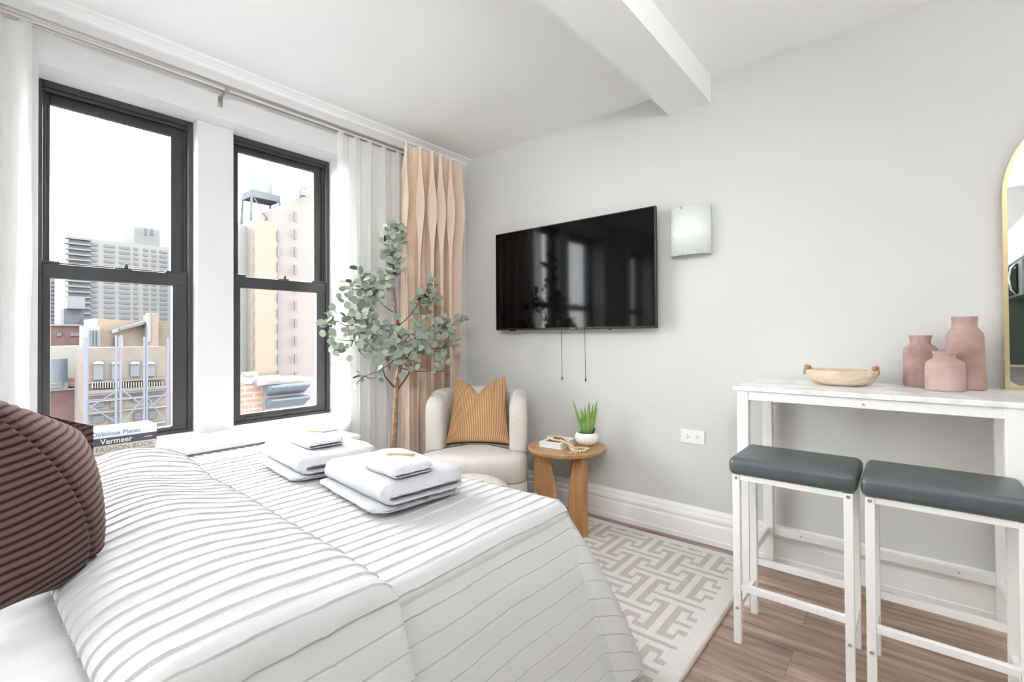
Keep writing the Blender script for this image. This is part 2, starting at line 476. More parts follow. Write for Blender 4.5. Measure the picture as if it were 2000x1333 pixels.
# ------------------------------------------------------------------ television wall
tv = thing('television', (1.057, -.07, 1.233), 'large black flat screen television mounted on the wall', 'television')
M_tvb = mat('tv_plastic', (.012, .012, .012), .35)
M_tvs = mat('tv_screen', (.002, .002, .0025), .07, spec=.2)
b = bm_new()
add_box(b, .418, 1.692, -.100, -.070, 1.233, 1.966, .004); add_box(b, .60, 1.52, -.071, -.045, 1.28, 1.80, .01)
obj('casing', b, M_tvb, tv)
b = bm_new(); add_box(b, .426, 1.684, -.1012, -.0995, 1.248, 1.958); obj('screen', b, M_tvs, tv)
b = bm_new(); add_box(b, .90, 1.20, -.0705, -.001, 1.42, 1.72, .004); obj('wall_bracket', b, M_tvb, tv)
b = bm_new()
for k in range(9):
    xx = 1.085+k*.0125
    if k in (4,): continue
    add_box(b, xx, xx+.008, -.1025, -.1005, 1.2375, 1.2440)
obj('logo', b, mat('tv_logo_grey', (.35, .35, .35), .4), tv, label='small grey lettering on the lower edge')
b = bm_new(); add_box(b, .55, .60, -.098, -.080, 1.226, 1.234, .002); obj('sensor', b, M_tvb, tv)
b = bm_new(); add_box(b, 1.37, 1.39, -.098, -.082, 1.228, 1.234, .002); obj('power_button', b, M_tvb, tv)
for nm, x, lb in (('left', .962, 'left one of the two thin dark cords hanging below the television'), ('right', 1.153, 'right one of the two thin dark cords hanging below the television')):
    b = bm_new(); add_tube(b, [(x, -.020, 1.30), (x, -.018, 1.1), (x+.001, -.016, .90)], .0016, 6)
    c_ = obj('antenna_cord', b, M_tvb, None); tag(c_, lb, 'cord', 'cords below the television')
    b = bm_new(); add_cyl(b, (x+.001, -.016, .890), .0045, .02, 10, bev=.001); obj('cord_tip', b, M_tvb, c_)

# sconce
sn = thing('wall_sconce', (1.87, 0, 1.65), 'frosted glass half-cylinder wall sconce to the right of the television', 'wall lamp')
M_fg = mat('frosted_glass', (.76, .80, .74), .25, spec=.5)
P = np.zeros((40, 2, 3)); 
for i in range(40):
    a = math.pi*i/39
    P[i, 0] = (1.872-.117*math.cos(a), -.012-.075*math.sin(a)**.9, 1.655); P[i, 1] = (1.872-.117*math.cos(a), -.012-.075*math.sin(a)**.9, 1.935)
g = grid_obj('glass_shade', P, M_fg, sn, solid=.005)
b = bm_new(); add_box(b, 1.80, 1.945, -.012, 0, 1.69, 1.90, .003); obj('back_plate', b, M_chrome, sn)
for z in (1.668, 1.928):
    b = bm_new(); add_cyl(b, (1.842, -.086, z), .009, .012, 14, axis='Y', bev=.002); add_box(b, 1.838, 1.846, -.084, 0, z-.004, z+.004); obj('clip', b, M_chrome, sn, True, angle=40)

# outlet
ot = thing('wall_outlet', (1.865, 0, .556), 'white double power outlet plate low on the wall beside the bar table', 'outlet')
M_pl = mat('outlet_plastic', (.85, .84, .82), .35)
b = bm_new(); add_box(b, 1.795, 1.934, -.007, 0, .556, .637, .003); obj('plate', b, M_pl, ot)
for cx in (1.838, 1.892):
    b = bm_new(); add_cyl(b, (cx, -.008, .5965), .017, .004, 20, axis='Y', bev=.001); s = obj('socket', b, M_pl, ot, True, angle=40)
    b = bm_new(); add_box(b, cx-.006, cx+.003, -.0108, -.0098, .603, .6055); add_box(b, cx-.006, cx+.003, -.0108, -.0098, .5885, .591); add_cyl(b, (cx+.010, -.0103, .5965), .0025, .001, 10, axis='Y')
    obj('slot', b, M_tvb, s)

# arched mirror standing on the bar table
mi = thing('arched_mirror', (3.53, -.04, .966), 'tall arched wall mirror with a thin brass frame at the right edge', 'mirror')
MX0, MX1, MZ0, MZT = 3.148, 3.93, .966, 2.15
def arch(inset, n=40):
    r = (MX1-MX0)/2-inset; cx = (MX0+MX1)/2; zc = MZT-(MX1-MX0)/2
    pts = [(MX0+inset, MZ0+inset)]
    for i in range(n+1):
        a = math.pi*(1-i/n); pts.append((cx+r*math.cos(a), zc+r*math.sin(a)))
    pts.append((MX1-inset, MZ0+inset)); return pts
b = bm_new(); A, B = arch(0), arch(.014)
for (ya, yb) in ((-.048, -.018),):
    n = len(A)
    va = [[b.verts.new((x, y, z)) for x, z in L_] for L_, y in ((A, ya), (B, ya), (B, yb), (A, yb))]
    for k in range(4):
        p, q = va[k], va[(k+1) % 4]
        for i in range(n):
            j = (i+1) % n
            b.faces.new((p[i], p[j], q[j], q[i]))
M_brass = mat('brass', (.80, .66, .38), .3, metal=.85)
obj('frame', b, M_brass, mi)
b = bm_new(); add_prism(b, [(x, z) for x, z in arch(.010)], 'Y', -.034, -.028)
obj('mirror_glass', b, mat('mirror_silver', (.92, .94, .93), .0, metal=1), mi)

# ------------------------------------------------------------------ rug
def rug():
    t = 32; cell = .0103
    tile = np.zeros((t, t), bool)   # [row y][col x]
    def fill(x0, x1, y0, y1):
        for x in range(x0, x1+1):
            for y in range(y0, y1+1): tile[y % t, x % t] = True
    for ox, oy in ((0, 0), (16, 16)):
        fill(ox-1, ox+1, oy+1, oy+30)
        for y0, y1 in ((1, 3), (28, 30)): fill(ox-11, ox+11, oy+y0, oy+y1)
        for y0, y1 in ((4, 8), (23, 27)): fill(ox-11, ox-9, oy+y0, oy+y1); fill(ox+9, ox+11, oy+y0, oy+y1)
    X1, Y1 = 2.235, -.105
    nx, ny = 158, 200
    me = bpy.data.meshes.new('rug')
    V, Fc, mi_ = [], [], []
    # shaggy pile: fine vertex jitter
    for j in range(ny+1):
        for i in range(nx+1):
            x = X1-i*cell; y = Y1-j*cell
            edge = (i in (0, nx) or j in (0, ny))
            V.append((x, y, .003 if edge else .013+.0012*random.random()))
    for j in range(ny):
        for i in range(nx):
            a = j*(nx+1)+i
            Fc.append((a, a+nx+1, a+nx+2, a+1))
            border = i < 7 or j < 6 or i > nx-8 or j > ny-8
            cream = True if border else tile[(j+4) % t, (i-18) % t]
            mi_.append(0 if cream else 1)
    me.from_pydata(V, [], Fc)
    me.materials.append(mat('rug_cream_pile', (.82, .80, .755), .95, var=.12, vscale=160, bump=.6, bscale=400))
    me.materials.append(mat('rug_beige_pile', (.63, .565, .525), .95, var=.18, vscale=140, bump=.6, bscale=400))
    me.polygons.foreach_set('material_index', mi_)
    o = bpy.data.objects.new('area_rug', me); col.objects.link(o)
    tag(o, 'cream rug with a beige interlocking key pattern under the foot of the bed', 'rug')
    b = bm_new(); add_box(b, X1-nx*cell, X1+.002, Y1-ny*cell, Y1+.002, .001, .008, .002); obj('backing', b, mat('rug_backing', (.42, .34, .27), .9), o)
rug()

# ------------------------------------------------------------------ bed
bed = thing('bed', (1.1, -2.6, 0), 'bed with a dark frame hidden under white bedding beside the windows', 'bed')
b = bm_new(); add_box(b, .34, 1.88, -4.0, -1.46, .14, .30, .01); obj('bed_frame', b, mat('dark_bed_frame', (.03, .025, .022), .5), bed)
M_fr = mat('dark_bed_leg', (.02, .018, .016), .5)
for x in (.42, 1.84):
    for y in (-3.9, -1.52):
        b = bm_new(); add_box(b, x-.03, x+.03, y-.03, y+.03, .0135 if y > -2 else 0, .14, .003); obj('leg', b, M_fr, bed)
b = bm_new(); add_box(b, .33, 1.89, -4.02, -1.44, .30, .555, .06, 4)
M_sheet = mat('white_sheet', (.56, .56, .565), .8, bump=.15, bscale=12)
obj('mattress', b, M_sheet, bed, True)

M_duvet = mat('white_duvet_cotton', (.575, .575, .573), .85, bump=.08, bscale=140, spec=.2)
PITCH = .0535
def drape(x0, x1, y0, y1, hangx, hangy, ztop, R, rc, puff, ridge, nx, ny, zmin, flare, seed, left_drop=0.0, fold=None, hem_y0=None, bump=None):
    """cloth laid over a rounded slab; a runs across the bed, b along it"""
    A = np.linspace(x0, x1+hangx, nx); Bv = np.linspace(y0, y1+hangy, ny)
    P = np.zeros((nx, ny, 3)); N = np.zeros((nx, ny, 3))
    ix1 = x1-rc; iy1 = y1-rc
    S = np.zeros((nx, ny))
    for i, a in enumerate(A):
        for j, bb in enumerate(Bv):
            px_, py_ = min(a, ix1), min(bb, iy1)
            dx, dy = a-px_, bb-py_
            d = math.hypot(dx, dy)
            if d > 1e-9: nx_, ny_ = dx/d, dy/d
            else: nx_, ny_ = 0, 0
            flat = rc-R
            lim = flat+R*math.pi/2+(ztop-R-zmin)
            d = min(d, lim)
            if d <= flat: lat, drop = d, 0
            elif d <= flat+R*math.pi/2:
                th = (d-flat)/R; lat = flat+R*math.sin(th); drop = R*(1-math.cos(th))
            else:
                dd = d-flat-R*math.pi/2; drop = R+dd*.975; fl_ = flare*nx_**2+.16*ny_**2+.42*max(0, nx_*ny_); lat = rc+dd*fl_*(1.35-.7*dd)
            # soft vertical folds on the hanging cloth
            hang = max(0, drop-R)/max(1e-6, ztop-zmin)
            arc = math.atan2(ny_, nx_)*.45 if (dx > 0 or dy > 0) else 0
            s = (py_-arc*1.0) if dx > 0 else 0
            wv = hang*(.035*nz(s*3.2+seed, arc*2.5, seed)+.02*math.sin(arc*9+s*5+seed)*(1 if dx > 0 and dy > 0 else .35))
            lat += wv
            z = ztop-drop
            on_top = 1-min(1, drop/R)
            z += puff*on_top*(nz(a*2.1+seed, bb*1.7, 1)*.8+.5*nz(a*5, bb*3.1, seed)+.05*nz(a*14, bb*11, seed))
            if bump: z += bump(a, bb)*on_top
            P[i, j] = (px_+nx_*lat, py_+ny_*lat, z)
            sa = a if dx <= 0 else px_+nx_*d
            S[i, j] = sa + .007*nz(bb*4+seed, a*1.3, 3)+.0014*nz(bb*15, a*3, 5)
    # normals
    du = np.gradient(P, axis=0); dv = np.gradient(P, axis=1)
    Nn = np.cross(du, dv); ln = np.linalg.norm(Nn, axis=2, keepdims=True); ln[ln < 1e-12] = 1
    Nn = Nn/ln
    ph = (S/PITCH) % 1.0
    t = np.minimum(ph, 1-ph)*PITCH
    hang = np.clip((ztop-P[..., 2]-R)/.05, 0, 1)
    ridge = ridge*.46
    hgt = ridge*(1-.72*hang)*np.exp(-((1-ph)*PITCH/.010))*(.85+.3*np.sin(S*47+P[..., 1]*31))-.003*np.exp(-(ph*PITCH/.003))
    P = P+Nn*hgt[..., None]
    return P, A, Bv
def base_bump(a, bb):
    # slack in the duvet just below the folded part
    return .0
P, A, Bv = drape(.30, 1.925, -2.55, -1.375, .62, .60, .605, .045, .07, .012, .0100, 1150, 210, .06, .32, 2.3)
P[..., 2] = np.maximum(P[..., 2], .03)
zl = P[..., 2].copy()
duv = grid_obj('duvet', P, M_duvet)
tag(duv, 'white duvet with thin raised pleats spread over the foot half of the bed', 'duvet')

# folded-back part of the duvet
def fold_bump(a, bb):
    h = .13*math.exp(-((a-.36)/.24)**2-((bb+2.30)/.17)**2)*.5
    h += .05*math.exp(-((a-.9)/.5)**2-((bb+2.42)/.16)**2)
    h += .02*math.exp(-((a-1.5)/.4)**2-((bb+2.4)/.2)**2)
    e0 = max(0, 1-(bb+2.665)/.10); e1 = max(0, 1-(-2.115-bb)/.07)
    h -= .052*(1-math.sqrt(max(0, 1-e0*e0)))+.040*(1-math.sqrt(max(0, 1-e1*e1)))
    return h
P2 = drape(.24, 1.950, -2.665, -1.2, .56, 0, .655, .055, .08, .010, .0100, 1100, 300, .06, .32, 8.1, bump=fold_bump)
Pf, A, Bv = P2
keep = Bv <= -2.112
Pf = Pf[:, keep, :]
tt = np.clip((Bv[keep]+2.665)/.55, 0, 1)
Pf[..., 1] -= (Pf[..., 0]-.25)*.035*tt[None, :]-.012*tt[None, :]
fo = grid_obj('folded_duvet', Pf, M_duvet, solid=.0)
tag(fo, 'turned-down layer of the white pleated duvet between the brown pillow and the towels', 'duvet')
# bottom sheet around the pillow
P = np.zeros((120, 90, 3))
for i in range(120):
    for j in range(90):
        a = .30+1.75*i/119; bb = -4.0+1.5*j/89
        d = max(0, a-1.86)
        P[i, j] = (min(a, 1.86)+ .09*math.sin(min(d/.1, 1.57)), bb, .585-.35*max(0, d-.05)-.03*(1-math.cos(min(d/.1, 1.57)))*1+.012*nz(a*4, bb*2.5, 3)+.010*nz(a*9, bb*4, 6)+.005*nz(a*20+bb*6, bb*9, 8))
tag(grid_obj('bed_sheet', P, M_sheet), 'smooth white sheet showing under the pillow at the lower left', 'bed sheet')

# brown corduroy pillow
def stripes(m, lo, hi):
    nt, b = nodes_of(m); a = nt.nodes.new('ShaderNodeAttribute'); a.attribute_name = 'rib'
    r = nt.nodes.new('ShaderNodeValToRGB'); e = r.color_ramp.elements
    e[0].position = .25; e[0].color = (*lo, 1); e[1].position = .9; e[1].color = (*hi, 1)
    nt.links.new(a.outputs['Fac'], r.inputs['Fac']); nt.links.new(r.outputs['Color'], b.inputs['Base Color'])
RIB = []
def pillow(name, C4, thick, m, n=150, ridge=.006, count=24, pwr=2.2, notch=None, ridge_dir=1, planes=None, seam=None, hexp=.55, jit=.0016):
    """C4: corners (u0v0, u1v0, u1v1, u0v1); front bulges along the face normal"""
    c = [Vector(p) for p in C4]
    nrm = ((c[1]-c[0]).cross(c[3]-c[0])).normalized()
    P = []; RIB.clear()
    for side in (1, -1):
        G = np.zeros((n, n, 3)); K = np.zeros((n, n)); RIB.append(K)
        for i in range(n):
            u = i/(n-1)
            for j in range(n):
                v = j/(n-1)
                uu, vv = u, v
                # pull edges in between the corners
                eu, ev = 2*u-1, 2*v-1
                su = eu*(1-.055*(1-ev*ev)*abs(eu)**2); sv = ev*(1-.055*(1-eu*eu)*abs(ev)**2)
                uu, vv = (su+1)/2, (sv+1)/2
                if notch: vv -= notch(u)*v**3
                p = c[0]*(1-uu)*(1-vv)+c[1]*uu*(1-vv)+c[2]*uu*vv+c[3]*(1-uu)*vv
                e = (1-abs(eu)**pwr)*(1-abs(ev)**pwr)
                h = thick*max(0, e)**hexp
                q = v if ridge_dir else u
                if ridge:
                    k = (q*count+.18*nz(u*3, v*3, 2)) % 1.0
                    if planes: k = ((p+nrm*h*side).dot(planes[0])/planes[1]+.25*nz(u*4, v*4, 2)) % 1.0
                    if seam:
                        (a0, b0), (a1, b1) = seam
                        sd = ((u-a0)*(b1-b0)-(v-b0)*(a1-a0))/math.hypot(a1-a0, b1-b0)
                        if sd < 0: k = (k+.45) % 1.0
                        if side == 1: h -= .010*math.exp(-(sd/.016)**2)+.05*max(0, -sd)**1.3
                    h += ridge*(abs(math.sin(math.pi*k))**.7)*(min(1, e*12))
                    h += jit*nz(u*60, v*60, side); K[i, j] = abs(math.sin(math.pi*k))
                p = p+nrm*h*side
                G[i, j] = p
        P.append(G)
    return P
def pillow_obj(name, C4, thick, m, **k):
    n = k.get('n', 150)
    fr, bk = pillow(name, C4, thick, m, **k)
    V = np.concatenate([fr.reshape(-1, 3), bk.reshape(-1, 3)])
    off = np.array([V[:, 0].mean(), V[:, 1].mean(), V[:, 2].min()])
    fs = []
    for s in (0, 1):
        for i in range(n-1):
            for j in range(n-1):
                a = s*n*n+i*n+j
                f = (a, a+n, a+n+1, a+1)
                fs.append(f if s == 0 else tuple(reversed(f)))
    me = bpy.data.meshes.new(name); me.from_pydata((V-off).tolist(), [], fs); me.materials.append(m)
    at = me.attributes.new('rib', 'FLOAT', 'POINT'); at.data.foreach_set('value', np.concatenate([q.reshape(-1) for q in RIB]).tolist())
    bm = bmesh.new(); bm.from_mesh(me); bmesh.ops.remove_doubles(bm, verts=list(bm.verts), dist=1e-5); bm.to_mesh(me); bm.free()
    me.polygons.foreach_set('use_smooth', [True]*len(me.polygons))
    o = bpy.data.objects.new(name, me); col.objects.link(o); o.location = off
    return o
M_cord = mat('brown_corduroy', (.115, .068, .063), .95, var=.35, vscale=70, bump=.25, bscale=350, spec=.1)
_, _b = nodes_of(M_cord); _b.inputs['Sheen Weight'].default_value = .25; _b.inputs['Sheen Roughness'].default_value = .4; _b.inputs['Sheen Tint'].default_value = (.75, .55, .5, 1)
def spot(px, py, depth): return CAM+(R_*((px-1000)/F_PX)-U_*((py-PY)/F_PX)+fwd)*depth
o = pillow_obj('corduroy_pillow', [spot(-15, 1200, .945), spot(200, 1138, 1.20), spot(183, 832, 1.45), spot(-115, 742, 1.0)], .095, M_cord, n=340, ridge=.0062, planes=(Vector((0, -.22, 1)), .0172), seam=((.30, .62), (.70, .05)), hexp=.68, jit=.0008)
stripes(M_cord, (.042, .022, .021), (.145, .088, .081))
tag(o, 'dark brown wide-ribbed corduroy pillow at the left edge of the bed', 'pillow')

# ------------------------------------------------------------------ towels
M_towel = mat('white_terry_towel', (.68, .68, .71), .95, bump=.9, bscale=260, spec=.1)
M_kraft = mat('kraft_wrapper', (.50, .40, .24), .6)
def folded_towel(name, c, ang, L, W, H, z, layers, label, group, seed, nu=70):
    """a towel folded over itself: nested layers, round folds facing -v, open ends on the u faces"""
    ux = Vector((math.cos(ang), math.sin(ang), 0)); uy = Vector((-ux.y, ux.x, 0))
    V, Fc = [], []
    gap = .0005
    th = (H-(2*layers-1)*gap)/(2*layers)
    for k in range(layers):
        # nested C-shaped layer number k
        h0 = k*(th+gap); Ro = H/2-h0; Ri = Ro-th
        v0 = -W/2+H/2*.9; v1 = W/2-.006*k-.004
        out = []; inn = []
        ns, na = 22, 14
        for q in range(ns+1): t = q/ns; out.append((v1+(v0-v1)*t, -Ro)); inn.append((v1+(v0-v1)*t, -Ri))
        for q in range(1, na): a = -math.pi/2-math.pi*q/na; out.append((v0+Ro*math.cos(a)*.9, Ro*math.sin(a))); inn.append((v0+Ri*math.cos(a)*.9, Ri*math.sin(a)))
        for q in range(ns+1): t = q/ns; out.append((v0+(v1-v0)*t, Ro)); inn.append((v0+(v1-v0)*t, Ri))
        r = th/2
        cap1 = [(v1+r*math.cos(a), (Ro+Ri)/2+r*math.sin(a)) for a in (math.pi/4, 0, -math.pi/4)]
        cap0 = [(v1+r*math.cos(a), -(Ro+Ri)/2+r*math.sin(a)) for a in (math.pi/4, 0, -math.pi/4)]
        loop = out+cap1+list(reversed(inn))+cap0
        n = len(loop); base = len(V)
        for i in range(nu):
            s_ = i/(nu-1)*2-1
            e = 1-abs(s_); er = .022
            sq = 1 if e*L/2 > er else .35+.65*math.sqrt(max(0, 1-(1-e*L/2/er)**2))
            u = s_*(L/2-.028*k)
            for (v, w_) in loop:
                mid = math.copysign((Ro+Ri)/2, w_) if v > v0 else w_
                ww = mid+(w_-mid)*sq
                top = max(0, min(1, (ww+H/2)/H))
                sag = H*(.09*nz(u*4+seed, v*5, seed)-.13*abs(s_)**5-.10*max(0, (abs(v)/(W/2)-.5))**2*4*(1 if v > 0 else .4))*top
                qe = max(0, abs(s_)*L/2-(L/2-.045))/.045
                if k == 0: sag -= H*(.30*qe**2*top-.10*qe**2*(1-top))
                sag += .0022*nz(u*14, v*9, seed+11*k+(5 if w_ > 0 else 0))
                cre = .0042*math.sin(u*150+seed+3*nz(v*7, u*5, 1))*max(0, nz(u*5+seed, v*4, 4)+.15)*top*(1.2 if v < v0+.08 else .35)
                lump = .0018*nz(u*60, v*60+w_*40, seed)
                edge = abs(v)/(W/2)
                uu = u*(1+.022*nz(v*9, w_*30, seed+k))*(1-.035*edge**5)
                qa, qb = max(0, abs(uu)/(L/2)-.84), max(0, edge-.78); kq = 1-.10*(qa/.16)*(qb/.22)*1.0
                uu *= kq; vk = v*kq
                p = Vector((c[0], c[1], 0))+ux*uu+uy*(vk+.006*nz(u*9, 3, seed)+(cre+lump if v < v0 else 0)*-1)
                V.append((p.x, p.y, z+H/2+ww+sag+cre*(.7 if v > v0 else .2)+lump))
        for i in range(nu-1):
            for q in range(n):
                q2 = (q+1) % n
                Fc.append((base+i*n+q, base+(i+1)*n+q, base+(i+1)*n+q2, base+i*n+q2))
        # close the two ends with quads between the outer and inner lines
        no = len(out)
        for e in (0, nu-1):
            b0 = base+e*n
            for q in range(no-1):
                io = lambda x: b0+no+3+(no-1-x)
                f = (b0+q, b0+q+1, io(q+1), io(q))
                Fc.append(f if e else tuple(reversed(f)))
            for cp in ((no-1, no, no+1, no+2, no+3), (n-3, n-2, n-1, 0, n-4)):
                Fc.append(tuple(b0+x for x in cp) if e == 0 else tuple(b0+x for x in reversed(cp)))
    V = np.array(V); off = np.array([V[:, 0].mean(), V[:, 1].mean(), V[:, 2].min()])
    me = bpy.data.meshes.new(name); me.from_pydata((V-off).tolist(), [], Fc); me.materials.append(M_towel)
    bm = bmesh.new(); bm.from_mesh(me); bmesh.ops.recalc_face_normals(bm, faces=list(bm.faces)); bm.to_mesh(me); bm.free()
    me.polygons.foreach_set('use_smooth', [True]*len(me.polygons)); me.set_sharp_from_angle(angle=math.radians(60))
    o = bpy.data.objects.new(name, me); col.objects.link(o); o.location = off
    return tag(o, label, 'towel', group)
def towel_stack(c, ang, which, z0, sd, wc, stick):
    g = 'folded white towels on the bed'
    folded_towel('hand_towel', (c[0]-.012, c[1]-.012), ang-.02, .50, .35, .020, z0, 1, 'thin folded white towel at the bottom of the %s stack on the bed' % which, g, 1+sd, 40)
    folded_towel('bath_towel', c, ang, .515, .335, .074, z0+.021, 2, 'thick folded white bath towel in the %s stack on the bed' % which, g, 3+sd)
    folded_towel('wash_cloth', wc, ang, .225, .165, .034, z0+.097, 2, 'small folded white washcloth on top of the %s towel stack' % which, g, 5+sd, 40)
    bb = bm_new(); t = bmesh.new(); bmesh.ops.create_cube(t, size=1)
    t.transform(Matrix.Diagonal((.105, .015, .007, 1))); bmesh.ops.bevel(t, geom=list(t.edges), offset=.002, segments=2, affect='EDGES')
    merge(bb, t, Matrix.Translation((stick[0], stick[1], z0+.1345)) @ Matrix.Rotation(math.radians(stick[2]), 4, 'Z'))
    tag(obj('wrapped_stick', bb, M_kraft), 'slim kraft-brown wrapped stick on the washcloth of the %s stack' % which, 'toiletry', 'kraft wrapped sticks on the towels')
towel_stack((1.325, -1.725), math.radians(-6), 'nearer', .622, 0, (1.43, -1.775), (1.385, -1.725, 38))
towel_stack((.770, -1.725), math.radians(-6), 'farther', .622, 7, (.80, -1.745), (.72, -1.70, 20))

# ------------------------------------------------------------------ books
def text_mesh(body, size, m, name, parent, mtx, font=None, sx=1.0, bold=0.0, label=None):
    cu = bpy.data.curves.new('txt', 'FONT'); cu.body = body; cu.size = size; cu.extrude = .0004; cu.offset = bold
    cu.align_x = 'CENTER'; cu.align_y = 'CENTER'; cu.resolution_u = 3
    to = bpy.data.objects.new('txt', cu); col.objects.link(to)
    dg = bpy.context.evaluated_depsgraph_get()
    me = bpy.data.meshes.new_from_object(to.evaluated_get(dg))
    bpy.data.objects.remove(to); bpy.data.curves.remove(cu)
    me.transform(Matrix.Diagonal((sx, 1, 1, 1)))
    me.transform(mtx); me.transform(Matrix.Translation(-wloc(parent)))
    me.materials.clear(); me.materials.append(m)
    o = bpy.data.objects.new(name, me); col.objects.link(o); o.parent = parent
    if label: o['label'] = label
    return o
M_page = mat('book_pages', (.80, .78, .73), .8)
def book(x0, x1, y0, y1, z0, h, cover, label, title=None, tsize=.02, tcol=None, sx=1.0, bold=0, extra=None, group='coffee table books on the window sill', spine='x', rot=0):
    """spine faces +x"""
    t = thing('book', ((x0+x1)/2, (y0+y1)/2, z0), label, 'book', group)
    b = bm_new()
    add_box(b, x0, x1, y0, y1, z0, z0+.003, .0008); add_box(b, x0, x1, y0, y1, z0+h-.003, z0+h, .0008); add_box(b, x1-.004, x1, y0, y1, z0+.001, z0+h-.001, .0015)
    obj('cover', b, cover, t)
    b = bm_new(); add_box(b, x0+.004, x1-.004, y0+.004, y1-.004, z0+.003, z0+h-.003); obj('pages', b, M_page, t)
    if title:
        R = Matrix.Rotation(math.pi/2, 4, 'Z') @ Matrix.Rotation(math.pi/2, 4, 'X')
        text_mesh(title, tsize, tcol, 'spine_title', t, Matrix.Translation((x1+.0003, (y0+y1)/2+(extra or 0), z0+h/2)) @ R, sx=sx, bold=bold)
    return t
SZ = .670
cv1 = mat('book_cover_linen', (.66, .62, .54), .7); cv2 = mat('book_cover_slate', (.09, .09, .11), .5); cv3 = mat('book_cover_pale', (.80, .84, .90), .5)
ink1 = mat('ink_grey', (.25, .23, .2), .6); ink2 = mat('ink_white', (.85, .85, .85), .6); ink3 = mat('ink_blue_grey', (.16, .22, .32), .6)
book(-.135, .026, -2.45, -2.146, SZ, .036, cv1, 'cream book titled FASHION BOOK, lowest of the three on the window sill', 'THE FASHION BOOK', .030, ink1, 1.0, .0)
bk = book(-.138, .024, -2.455, -2.146, SZ+.036, .034, cv2, 'dark grey book titled Vermeer, middle of the three on the window sill', 'Vermeer', .034, ink2, .95, .0004)
for y0_, y1_ in ((-2.195, -2.165), (-2.42, -2.38)):
    b = bm_new(); add_box(b, .0240, .0246, y0_, y1_, SZ+.052, SZ+.0545); obj('spine_line', b, ink2, bk)
book(-.135, .022, -2.452, -2.146, SZ+.070, .036, cv3, 'pale blue book titled Delicious Places, topmost of the three on the window sill', 'Delicious Places', .026, ink3, 1.05, .0002)

